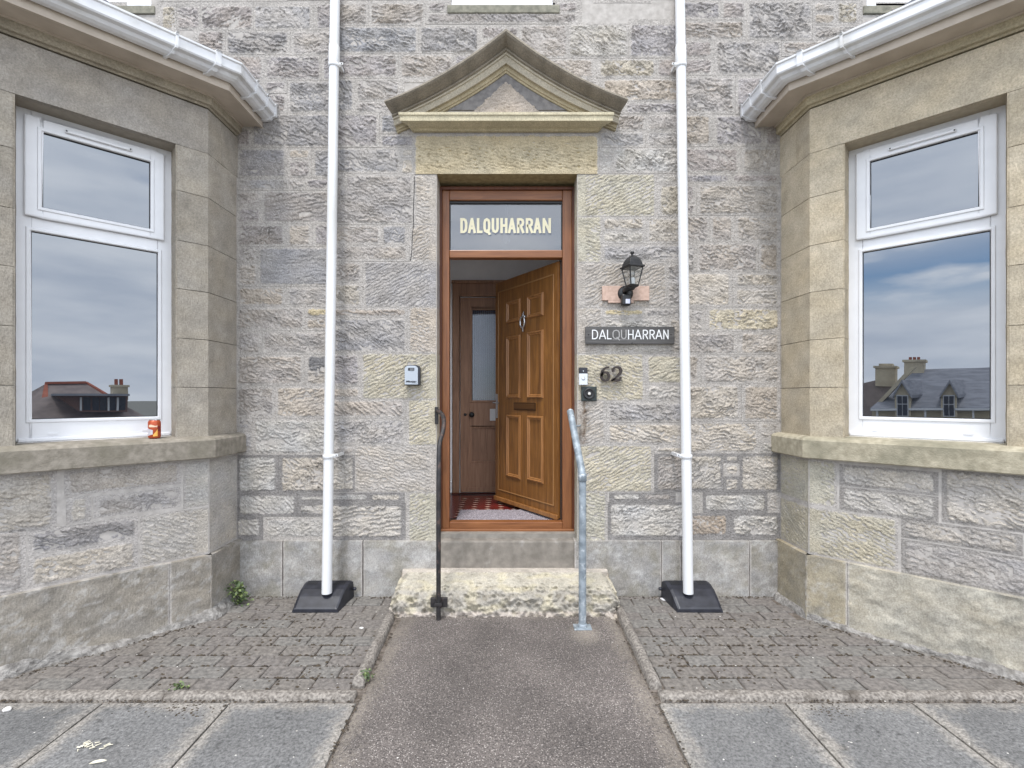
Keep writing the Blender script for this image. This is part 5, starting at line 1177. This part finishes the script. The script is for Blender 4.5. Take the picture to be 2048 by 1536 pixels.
into(MB().box((xm - .022, -.060, d - .042), (xm + .022, -.058, d - .022)).build('dial_window', M['black'], None), ks)
mb = MB()
for q_ in range(4): mb.box((xm - .008 + q_ * .007, -.0625, d - .04), (xm - .003 + q_ * .007, -.0602, d - .025))
into(mb.build('dial', plain('dial_grey', s2l(120, 122, 126), .4), None), ks)
mb = MB(); text_on(mb, 'Master', KP, a + .010, b - .022, c + .020, c + .035, .0583, .0592, offset=.03, shear=.35); into(mb.build('lettering', M['black'], None), ks)
mb = MB(); mb.box((xm + .004, -.0592, c + .0155), (b - .022, -.0584, c + .0175)); into(mb.build('lettering_line', M['black'], None), ks)
# doorbell
db = empty('doorbell', (fx(1166), -.02, fz(752)), 'slim video doorbell, black above and white below, by the door', 'doorbell')
a, b, c, d = fx(1158, .03), fx(1175, .03), fz(770, .03), fz(735, .03); zm = fz(747, .03)
into(MB().box((a, -.036, zm), (b, -.010, d)).build('camera_top', M['black'], None, bevel=.003), db)
into(MB().box((a, -.036, c), (b, -.010, zm - .0005)).build('body', plain('doorbell_white', s2l(206, 210, 214), .35), None, bevel=.003), db)
xm = (a + b) / 2; into(MB().lathe((xm, -.036, fz(757, .03)), [(.0125, 0), (.0125, .002), (.0105, .0025), (.0105, .001)], 20, axis=(0, -1, 0)).build('button_ring', plain('button_grey', s2l(168, 172, 178), .3), None), db)
into(MB().lathe((xm, -.0362, fz(757, .03)), [(.0095, 0), (.009, .003)], 20, axis=(0, -1, 0)).build('button', plain('button_white', s2l(222, 224, 226), .3), None), db)
into(MB().lathe((xm, -.036, fz(742.5, .03)), [(.004, 0), (.0035, .0015)], 14, axis=(0, -1, 0)).build('lens', plain('lens_glint', s2l(190, 200, 210), .1), None), db)
# old bell push
bp = empty('bell_push', (fx(1178.5), -.02, fz(787.5)), 'old square dark bell push with round white centre', 'bell push')
a, b, c, d = fx(1163, .03), fx(1194, .03), fz(802, .03), fz(773, .03); xm, zm = (a + b) / 2, (c + d) / 2
into(MB().box((a, -.022, c), (b, -.006, d)).build('plate', noise_mat('dark_green_iron', s2l(30, 37, 37), s2l(50, 58, 57), 40, .5, .4, 90), None, bevel=.004), bp)
into(MB().lathe((xm, -.022, zm), [(.042, 0), (.041, .008), (.034, .012), (.028, .006), (.016, .004), (.014, .010), (.012, .012)], 28, axis=(0, -1, 0)).build('rosette', M['blackmetal'], None), bp)
into(MB().lathe((xm, -.033, zm), [(.011, 0), (.0105, .003), (.007, .005)], 18, axis=(0, -1, 0)).build('button', plain('ivory_button', s2l(206, 202, 196), .3), None), bp)
# wall lantern and its board
wb = MB(); a, b, c, d = fx(1204, .015), fx(1298, .015), fz(601, .015), fz(572.5, .015)
wb.box((a, -.024, c), (b, -.006, d)); wb.box((fx(1216, .015), -.0235, fz(606, .015)), (fx(1267, .015), -.0065, c))
backb = wb.build('backing_board', noise_mat('pinkish_painted_wood', s2l(180, 152, 136), s2l(200, 172, 156), 40, .7, .2, 120), None, bevel=.002); tag(backb, 'pale pink notched board fixed behind the lantern', 'board')
wl_ = empty('wall_lantern', (fx(1262), -.1, fz(560)), 'black coach style wall lantern with clear glass and motion sensor', 'wall lantern')
LY = -.125; kk = .125; lx = fx(1264.5, kk)
def lz(py): return fz(py, kk)
def lr(pxw): return pxw / 2 * (D - kk) / F * 1.10
s4 = dict(n=4, rot=math.pi / 4 + .32, smooth=False)
mb = MB(); mb.lathe((lx, LY, 0), [(lr(46), lz(536)), (lr(47), lz(533)), (lr(38), lz(531.5)), (lr(36), lz(527)), (lr(30), lz(521)), (lr(22), lz(516)), (lr(12), lz(512.5)), (lr(8), lz(511))], **s4); o = into(mb.build('roof', M['blackmetal'], None, bevel=.002), wl_)
mb = MB(); mb.lathe((lx, LY, 0), [(.013, lz(512)), (.008, lz(510)), (.009, lz(508)), (.016, lz(506)), (.013, lz(503.5)), (.007, lz(502.5)), (.001, lz(502))], 14); into(mb.build('finial', M['blackmetal'], None), wl_)
mb = MB(); q_ = []
top_r, bot_r = lr(38), lr(22); za_, zb_ = lz(535.5), lz(571)
for k in range(4):
    a = math.pi / 4 + .32 + k * math.pi / 2; a2 = a + math.pi / 2
    p, q2 = (lx + top_r * math.cos(a), LY + top_r * math.sin(a), za_), (lx + bot_r * math.cos(a), LY + bot_r * math.sin(a), zb_)
    mb.tube([p, q2], .0042, 6, smooth=False)
    mb.tube([p, (lx + top_r * math.cos(a2), LY + top_r * math.sin(a2), za_)], .0042, 6, smooth=False); mb.tube([q2, (lx + bot_r * math.cos(a2), LY + bot_r * math.sin(a2), zb_)], .0045, 6, smooth=False)
mb.lathe((lx, LY, 0), [(lr(24), lz(572)), (lr(22), lz(574)), (lr(12), lz(576)), (.012, lz(580))], **s4)
into(mb.build('cage', M['blackmetal'], None), wl_)
for k in range(4):
    a = math.pi / 4 + .32 + k * math.pi / 2; a2 = a + math.pi / 2; rt, rb = top_r * .97, bot_r * .97
    f_ = lambda r_, an, z: (lx + r_ * math.cos(an), LY + r_ * math.sin(an), z)
    into(MB().add([f_(rt, a, za_), f_(rt, a2, za_), f_(rb, a2, zb_), f_(rb, a, zb_)], [(0, 1, 2, 3)]).build('lamp_glass', M['lampglass'], None), wl_)
mb = MB(); mb.lathe((lx, LY, 0), [(.016, lz(571)), (.019, lz(566)), (.019, lz(558)), (.016, lz(556))], 18); into(mb.build('lamp_holder', plain('white_ceramic', s2l(214, 216, 216), .4), None), wl_)
mb = MB(); mb.lathe((lx, LY, 0), [(.012, lz(556)), (.02, lz(551)), (.022, lz(546)), (.016, lz(540)), (.004, lz(538))], 18); into(mb.build('bulb', M['lampglass'], None), wl_)
mb = MB(); bx_ = fx(1251.5, .05)
mb.lathe((bx_ + .004, -.006, fz(586, .04)), [(.056, 0), (.056, .02), (.046, .034), (.02, .04)], 24, axis=(0, -1, 0))
mb.tube(smooth([(bx_, -.03, fz(585, .05)), (bx_ - .006, -.075, fz(580, .07)), (bx_ + .012, -.11, fz(577, .1)), (lx, LY, lz(576))], 6), [.02] * 18 + [.018], 12)
into(mb.build('bracket_arm', M['blackmetal'], None), wl_)
mb = MB(); mb.box((bx_ - .034, -.085, fz(611.5, .07)), (bx_ + .03, -.03, fz(588, .07))); into(mb.build('sensor_housing', M['blackmetal'], None, bevel=.012), wl_)
mb = MB(); mb.box((bx_ - .010, -.0885, fz(607, .085)), (bx_ + .022, -.085, fz(598, .085))); into(mb.build('sensor_lens', plain('sensor_white', s2l(206, 208, 224), .3), None, bevel=.001), wl_)

# ---------------------------------------------------------------- drink can on the left sill
ct_ = BAYS[-1][1]; cu, cz = ct_.hit(308, 877, -.02)
cpos = ct_(cu, 0, -.005); can_z = SILL1 + .006
cn = empty('drink_can', (cpos[0], cpos[1], can_z), 'orange drink can standing on the mossy window sill', 'can')
mcan = plain('can_orange', s2l(176, 78, 44), .3, .3)
def can_patch(nm, a0, a1, zs, mat):
    vv, ff = [], []; n = 8; r_ = .0333
    for k in range(n + 1):
        a = a0 + (a1 - a0) * k / n - math.pi / 2 + .6; z0, z1 = zs(k / n)
        vv += [(cpos[0] + r_ * math.cos(a), cpos[1] + r_ * math.sin(a), can_z + z0), (cpos[0] + r_ * math.cos(a), cpos[1] + r_ * math.sin(a), can_z + z1)]
    for k in range(n): ff.append((2 * k, 2 * k + 2, 2 * k + 3, 2 * k + 1))
    into(MB().add(vv, ff, True).build(nm, mat, None, fix=False), cn)
can_patch('label_panel', -1.25, -.2, lambda t: (.016 + .01 * t, .064 - .012 * t), plain('can_silver', s2l(196, 192, 198), .35, .2))
can_patch('label_panel', -.18, .55, lambda t: (.014, .022 + .036 * t), plain('can_yellow', s2l(236, 178, 84), .35))
can_patch('label_panel', -.9, .5, lambda t: (.070, .082 + .004 * math.sin(t * 6)), plain('can_cream', s2l(222, 196, 168), .35))
can_patch('label_panel', .55, 1.1, lambda t: (.045, .076), plain('can_dark_red', s2l(122, 36, 34), .35))
into(MB().lathe((cpos[0], cpos[1], can_z), [(.024, 0), (.029, .003), (.033, .011), (.033, .098), (.031, .104), (.0275, .111)], 28).build('can_body', mcan, None), cn)
into(MB().lathe((cpos[0], cpos[1], can_z), [(.0275, .1105), (.0285, .1135), (.0272, .1145), (.0255, .1125), (.024, .1095)], 28).build('can_rim', M['chrome'], None), cn)
into(MB().box((cpos[0] - .006, cpos[1] - .018, can_z + .110), (cpos[0] + .006, cpos[1] + .002, can_z + .1122)).build('ring_pull', M['chrome'], None), cn)

# ---------------------------------------------------------------- doormat, pendant
mat_ = MB(); nx, ny = 90, 40; x0, x1, y0, y1 = dx(913, .32), .45, .225, .60; vv, ff = [], []
rr = np.random.RandomState(4)
for i in range(nx + 1):
    for j in range(ny + 1): vv.append((x0 + (x1 - x0) * i / nx, y0 + (y1 - y0) * j / ny, zf + .014 + .008 * rr.rand() * (0 < i < nx and 0 < j < ny)))
for i in range(nx):
    for j in range(ny): ff.append((i * (ny + 1) + j, (i + 1) * (ny + 1) + j, (i + 1) * (ny + 1) + j + 1, i * (ny + 1) + j + 1))
mat_.add(vv, ff, False); mat_.box((x0, y0, zf + .002), (x1, y1, zf + .013))
tag(mat_.build('doormat', noise_mat('grey_pile', s2l(96, 90, 96), s2l(164, 156, 160), 160, .95, .0, p0=.4, p1=.6), None, fix=False), 'grey speckled doormat inside the open front door', 'doormat')
pd = empty('pendant_light', (0, .8, 3.25), 'white pendant bulb hanging behind the fanlight glass', 'pendant light')
px_, pz0 = (1013.5 - CX) * (D + .7) / F, H + (CY - 462) * (D + .7) / F
into(MB().tube([(px_, .7, 3.25), (px_, .7, pz0)], .004, 8).build('cord', M['upvc'], None), pd)
into(MB().lathe((px_, .7, pz0), [(.012, .03), (.02, .0), (.02, -.03), (.03, -.06), (.026, -.09), (.008, -.11)], 16).build('bulb', M['upvc'], None), pd)

# ---------------------------------------------------------------- weeds, moss, litter
leafm = [noise_mat('weed_leaf_%s' % n, s2l(*a), s2l(*b), 30, .6, .1) for n, a, b in (('dark', (58, 74, 42), (82, 100, 58)), ('light', (96, 112, 64), (128, 140, 84)))]
def weed(name, base, n, h, spread, label, cat='weed', leaf=.02, seed=1, stems=3):
    rn = random.Random(seed); o = empty(name, base, label, cat); b0 = Vector(base)
    mb, ms = MB(), MB()
    for k in range(stems):
        tip = b0 + Vector((rn.uniform(-1, 1) * spread * .5, -rn.random() * spread * .4, h * rn.uniform(.6, 1))); ms.tube([b0, (b0 + tip) / 2 + Vector((rn.uniform(-.01, .01), 0, 0)), tip], [.002, .0016, .0008], 5)
        for j in range(n // stems):
            t = rn.random() ** .8; c = b0.lerp(tip, t) + Vector((rn.gauss(0, spread * .32 * (1.1 - t)), rn.gauss(0, spread * .2) - .01, rn.uniform(-.01, .015)))
            c.z = max(c.z, .006); d = Vector((rn.uniform(-1, 1), rn.uniform(-1, .3), rn.uniform(-.4, .6))).normalized(); u = d.orthogonal().normalized(); l = leaf * rn.uniform(.6, 1.2); w = l * .38
            mb.add([c, c + d * l * .5 + u * w, c + d * l, c + d * l * .5 - u * w], [(0, 1, 2, 3)], mi=rn.random() > .6)
    into(ms.build('stem', leafm[0], None), o); into(mb.build('leaves', leafm, None, fix=False), o); o.children[-1]['kind'] = 'stuff'; return o
weed('weed', (-1.87, -.13, 0), 260, .17, .125, 'leafy green weed growing in the corner by the mossy bay', seed=2, leaf=.022, stems=7)
weed('weed', (-1.325, -.035, 0), 46, .035, .06, 'tiny green weed at the wall foot beside the drain cover', seed=3, leaf=.014)
weed('weed', (-.715, -1.02, 0), 90, .05, .07, 'low green weed along the near end of the path kerb', seed=5, leaf=.014, stems=6)
weed('weed', (-1.61, -1.09, 0), 60, .03, .07, 'pale tuft of weed among the pavers by the concrete edging', seed=7, leaf=.014, stems=5)
# moss and dirt crumbs in the joints
mb = MB(); rn = random.Random(12)
def crumb(x, y, r, z=0.0):
    n = 5; a0 = rn.random() * 6; vv = [(x + r * rn.uniform(.6, 1.3) * math.cos(a0 + k * 6.283 / n), y + r * rn.uniform(.5, 1) * math.sin(a0 + k * 6.283 / n), z) for k in range(n)] + [(x, y, z + r * .55)]
    mb.add(vv, [(k, (k + 1) % n, n) for k in range(n)], True)
for k in range(1300):
    s = rn.choice((-1, 1)); cxm = rn.choice(((.95, -.75), (1.3, -.6), (1.1, -.95), (1.55, -.5), (.9, -.98), (1.8, -.9)))
    x, y = cxm[0] + rn.gauss(0, .22), cxm[1] + rn.gauss(0, .15)
    if x < .79 or y < -1.11 or y > -.03 or in_bay(x + .08, y): continue
    if rn.random() < .55: y = -1.118 + PITCH * round((y + 1.118) / PITCH)
    crumb(s * x, y, rn.uniform(.003, .013), 0)
for k in range(260):
    s = rn.choice((-1, 1)); x = rn.uniform(.75, 2.6); crumb(s * x, -1.198 + rn.gauss(0, .008), rn.uniform(.003, .009), .0)
for k in range(200):
    s = rn.choice((-1, 1)); crumb(s * (.708 + rn.gauss(0, .008)), rn.uniform(-2.0, -.4), rn.uniform(.003, .008), 0)
for k in range(120):
    crumb(-1.55 + rn.gauss(0, .15), -1.245 + rn.gauss(0, .03), rn.uniform(.003, .009), 0); crumb(1.5 + rn.gauss(0, .12), -1.26 + rn.gauss(0, .04), rn.uniform(.003, .007), 0)
for k in range(420):
    s = rn.choice((-1, 1)); x = rn.uniform(.8, 1.95); crumb(s * x, -abs(rn.gauss(0, .018)) - .025, rn.uniform(.003, .011), 0)
for k in range(420):
    s = rn.choice((-1, 1)); t_ = rn.uniform(0, 1.08); x_ = BX + t_ * math.cos(AL); y_ = -BR - t_ * math.sin(AL); d_ = .062 + abs(rn.gauss(0, .022))
    if y_ - d_ * .71 > -1.11: crumb(s * (x_ - d_ * math.sin(AL)), y_ - d_ * math.cos(AL), rn.uniform(.003, .010), 0)
mo = tag(mb.build('moss', noise_mat('dark_moss', s2l(46, 38, 32), s2l(78, 68, 54), 60, .95, 0), None), None, kind='stuff')
mb = MB(); rn = random.Random(5)
for k in range(420):
    if rn.random() < .5: x, y = rn.uniform(-.66, .66), rn.uniform(-2.0, -.42)
    else:
        x, y = rn.choice((-1, 1)) * rn.uniform(.8, 2.2), rn.uniform(-1.9, -.1)
        if in_bay(abs(x) + .06, y): continue
    crumb(x, y, rn.uniform(.002, .005), .001)
gv = tag(mb.build('gravel', noise_mat('pale_grit', s2l(176, 170, 162), s2l(214, 210, 204), 30, .8, 0), None), None, kind='stuff')
def gp(px, py): d_ = H * F / (py - CY); return ((px - CX) / F * d_, d_ - D)
def pebble(px, py, w, l, h, label, name='pebble', cat='pebble', seed=1, mat=None, ang=0):
    x, y = gp(px, py); rn = random.Random(seed); bm = bmesh.new(); bmesh.ops.create_icosphere(bm, subdivisions=2, radius=1)
    for v in bm.verts:
        kx = 1 + .18 * math.sin(v.co.x * 3 + seed) * math.cos(v.co.y * 4 + seed * 2); p = v.co * kx; a, b = p.x * w, p.y * l
        v.co = (x + a * math.cos(ang) - b * math.sin(ang), y + a * math.sin(ang) + b * math.cos(ang), max(0, p.z * h + h * .7))
    me = bpy.data.meshes.new(name); bm.to_mesh(me); bm.free(); me.materials.append(mat or pebm); me.polygons.foreach_set('use_smooth', [True] * len(me.polygons)); tag(mesh_obj(name, me), label, cat)
pebm = noise_mat('white_pebble', s2l(196, 192, 188), s2l(220, 217, 213), 40, .7, .2, 90)
pebble(15, 1421, .018, .016, .009, 'white chip of stone lying on the leftmost slab', seed=2)
pebble(723, 1257, .015, .009, .005, 'small white pebble lying beside the path kerb', seed=3)
# fallen leaf, twig, paper
lm_ = noise_mat('dry_pale_leaf', s2l(206, 198, 176), s2l(226, 220, 200), 40, .7, .2)
def flat(px, py, pts, name, label, cat, mat, th=.002):
    x, y = gp(px, py); mb = MB(); n = len(pts); vv = [(x + a, y + b, .004 + .003 * math.sin(k * 1.7)) for k, (a, b) in enumerate(pts)]; vv += [(a, b, c + th) for a, b, c in vv]
    mb.add(vv, [tuple(range(n))[::-1], tuple(range(n, 2 * n))] + [(i, (i + 1) % n, n + (i + 1) % n, n + i) for i in range(n)]); tag(mb.build(name, mat, None), label, cat)
flat(194, 1527, [(-.025, -.008), (0, -.008), (.02, .004), (.027, .014), (.008, .013), (-.014, .004)], 'fallen_leaf', 'pale dry leaf lying on the grey slab', 'leaf', lm_)
flat(1337, 1200, [(-.045, -.02), (.03, -.025), (.03, .03), (-.055, .03)], 'paper_scrap', 'scrap of white paper tucked under the black drain cover', 'paper', M['upvc'], .001)
mb = MB(); x, y = gp(186, 1494); rn = random.Random(8)
for k in range(22):
    a = rn.uniform(-.06, .06); b_ = rn.gauss(0, .012); an = rn.uniform(-1, 1); mb.tube([(x + a, y + b_, .005), (x + a + .02 * math.cos(an), y + b_ + .02 * math.sin(an), .009)], [.0025, .0012], 5)
tag(mb.build('dry_sprig', lm_, None), 'dry yellowish sprig lying on the grey slab', 'twig')

# ---------------------------------------------------------------- houses across the street (seen mirrored in the bay windows)
def mirror_pt(s, px, py, dist, dd=0.0):
    """point of the street that the window of bay s shows at (px,py), dist metres off along the window's axis"""
    can = BAYS[s][1]; c = np.array([0, -D, H]); ax = -can.n
    d = np.array([(px - CX) / F, 1.0, (CY - py) / F]); k = (dist + dd) / np.dot(d, ax); V = c + d * k
    o = can.o + can.n * (REC + .005); return V - 2 * np.dot(V - o, can.n) * can.n
def pbox_m(mb, s, pts, dist, d0, d1):
    """a solid whose outline is given in window pixels"""
    n = len(pts); vv = [mirror_pt(s, a, b, dist, 0) for a, b in pts]; ax = mirror_pt(s, 1015 + s * 930, 793, dist, 1) - mirror_pt(s, 1015 + s * 930, 793, dist, 0)
    A = [v + ax * d0 for v in vv]; B = [v + ax * d1 for v in vv]
    mb.add(A + B, [tuple(range(n)), tuple(range(n, 2 * n))[::-1]] + [(i, (i + 1) % n, n + (i + 1) % n, n + i) for i in range(n)]); return mb
def roof_m(mb, s, pts, dist, dep):
    """sloping face: each point (px,py,depth)"""
    ax = mirror_pt(s, 1015 + s * 930, 793, dist, 1) - mirror_pt(s, 1015 + s * 930, 793, dist, 0)
    vv = [mirror_pt(s, a, b, dist) + ax * c for a, b, c in pts]; n = len(vv); up = np.array([0, 0, -.15])
    mb.add(vv + [v + up for v in vv], [tuple(range(n)), tuple(range(n, 2 * n))[::-1]] + [(i, (i + 1) % n, n + (i + 1) % n, n + i) for i in range(n)]); return mb
fs = noise_mat('far_sandstone', s2l(186, 174, 150), s2l(210, 198, 172), 1.5, .9, .3, 8); fsl = noise_mat('far_slate', s2l(124, 126, 134), s2l(150, 152, 160), 2, .8, .3, 6, stretch=(1, 1, 5))
ftile = noise_mat('far_red_tile', s2l(156, 88, 68), s2l(182, 108, 84), 2, .8); fpot = plain('terracotta', s2l(150, 82, 60), .8); fgl = plain('far_glass', (.03, .035, .05), .1); fwh = plain('far_white', s2l(214, 216, 220), .6)
fdk = noise_mat('far_dark_slate', s2l(132, 120, 116), s2l(156, 142, 136), 2, .8, .3, 6)
s = 1; dist = 30
hR = empty('street_house', tuple(mirror_pt(1, 1860, 900, dist)), 'slate roofed house across the street with two gabled dormers and chimneys', 'house')
def add(nm, mb, mat): return into(mb.build(nm, mat, None), hR if s > 0 else hL)
add('wall', pbox_m(MB(), 1, [(1742, 816), (2100, 812), (2100, 930), (1742, 930)], dist, 0, 7), fs)
add('roof', roof_m(MB(), 1, [(1740, 818, -.3), (2120, 812, -.3), (2120, 724, 3.6), (1822, 733, 3.6)], dist, 0), fsl)
add('gable', pbox_m(MB(), 1, [(1738, 819), (1822, 733), (1832, 733), (1748, 819)], dist, .3, .8), fs)
mb = MB(); pbox_m(mb, 1, [(1796, 713), (1839, 713), (1839, 748), (1796, 762)], dist, 3.2, 4.4); pbox_m(mb, 1, [(1792, 711), (1843, 711), (1843, 716), (1792, 716)], dist, 3.1, 4.5); add('chimney', mb, fs)
mb = MB()
for a in (1804, 1813, 1822): pbox_m(mb, 1, [(a, 704), (a + 6, 704), (a + 6, 711), (a, 711)], dist, 3.6, 3.9)
add('chimney_pot', mb, fpot)
mb = MB(); pbox_m(mb, 1, [(1726, 725), (1771, 725), (1771, 770), (1726, 770)], dist, 4.2, 5.6); pbox_m(mb, 1, [(1722, 723), (1775, 723), (1775, 728), (1722, 728)], dist, 4.1, 5.7); pbox_m(mb, 1, [(1733, 717), (1764, 717), (1764, 723), (1733, 723)], dist, 4.4, 5.4); add('chimney', mb, fs)
add('roof', pbox_m(MB(), 1, [(1690, 765), (1752, 750), (1785, 782), (1785, 930), (1690, 930)], dist, 4.5, 7), fdk)
for c in (1807, 1899):
    w = 16; mb = MB(); pbox_m(mb, 1, [(c - w, 835), (c + w, 835), (c + w, 786), (c, 764), (c - w, 786)], dist, -.4, 1.6); d_ = add('dormer', mb, fs)
    mb = MB(); roof_m(mb, 1, [(c - w - 3, 790, -.6), (c, 760, -.6), (c, 760, 2.4), (c - w - 3, 790, 1.8)], dist, 0); roof_m(mb, 1, [(c, 760, -.6), (c + w + 3, 790, -.6), (c + w + 30, 786, 2.2), (c + 28, 758, 2.4)], dist, 0); add('dormer_roof', mb, fsl)
    mb = MB(); pbox_m(mb, 1, [(c - 12, 834), (c + 12, 834), (c + 12, 790), (c - 12, 790)], dist, -.5, -.42); fw_ = add('window', mb, fwh)
    mb = MB()
    for a, b in ((c - 10, c - 1), (c + 1, c + 10)):
        for y0_, y1_ in ((792, 808), (810, 832)): pbox_m(mb, 1, [(a, y1_), (b, y1_), (b, y0_), (a, y0_)], dist, -.54, -.505)
    add('window_glass', mb, fgl)
mb = MB(); pbox_m(mb, 1, [(1742, 819), (2100, 814), (2100, 818), (1742, 823)], dist, -.5, -.3); add('gutter', mb, fwh)
mb = MB()
for a in (1752, 1850, 1945): pbox_m(mb, 1, [(a, 820), (a + 4, 820), (a + 4, 930), (a, 930)], dist, -.35, -.1)
add('downpipe', mb, fwh)
s = -1; dist = 34
hL = empty('street_house', tuple(mirror_pt(-1, 170, 900, dist)), 'house across the street with red ridged hipped roof and long box dormer', 'house')
add('wall', pbox_m(MB(), -1, [(10, 860), (330, 858), (330, 960), (10, 960)], dist, 0, 8), fs)
add('roof', roof_m(MB(), -1, [(5, 862, -.3), (335, 860, -.3), (178, 765, 4), (95, 765, 4)], dist, 0), fdk)
add('roof', roof_m(MB(), -1, [(30, 800, 2), (5, 862, -.3), (95, 765, 4), (95, 766, 5)], dist, 0), fdk)
mb = MB(); pbox_m(mb, -1, [(93, 766), (180, 766), (180, 761), (93, 761)], dist, 3.8, 4.2); roof_m(mb, -1, [(86, 800, 2.4), (100, 800, 2.4), (98, 762, 4), (92, 762, 4)], dist, 0); roof_m(mb, -1, [(178, 762, 4), (184, 762, 4), (232, 790, 2.8), (226, 790, 2.8)], dist, 0); add('ridge_tile', mb, ftile)
mb = MB(); pbox_m(mb, -1, [(105, 792), (255, 792), (255, 788), (105, 788)], dist, -.6, 3); add('dormer_roof', mb, fsl)
add('dormer', pbox_m(MB(), -1, [(112, 792), (254, 792), (254, 824), (160, 824)], dist, 0, 3), plain('far_brown', s2l(112, 84, 76), .8))
mb = MB()
for a in (166, 184, 200, 218, 236): pbox_m(mb, -1, [(a, 795), (a + 14, 795), (a + 14, 820), (a, 820)], dist, -.06, -.01)
add('window', mb, fgl)
mb = MB()
for a in (159, 216, 234): pbox_m(mb, -1, [(a, 795), (a + 4, 795), (a + 4, 821), (a, 821)], dist, -.09, -.065)
add('window_frame', mb, fwh)
mb = MB(); pbox_m(mb, -1, [(234, 772), (264, 772), (264, 800), (234, 800)], dist, 2, 3.2); pbox_m(mb, -1, [(231, 770), (267, 770), (267, 774), (231, 774)], dist, 1.9, 3.3); add('chimney', mb, fs)
mb = MB()
for a in (241, 251): pbox_m(mb, -1, [(a, 758), (a + 6, 758), (a + 6, 770), (a, 770)], dist, 2.4, 2.8)
add('chimney_pot', mb, fpot)
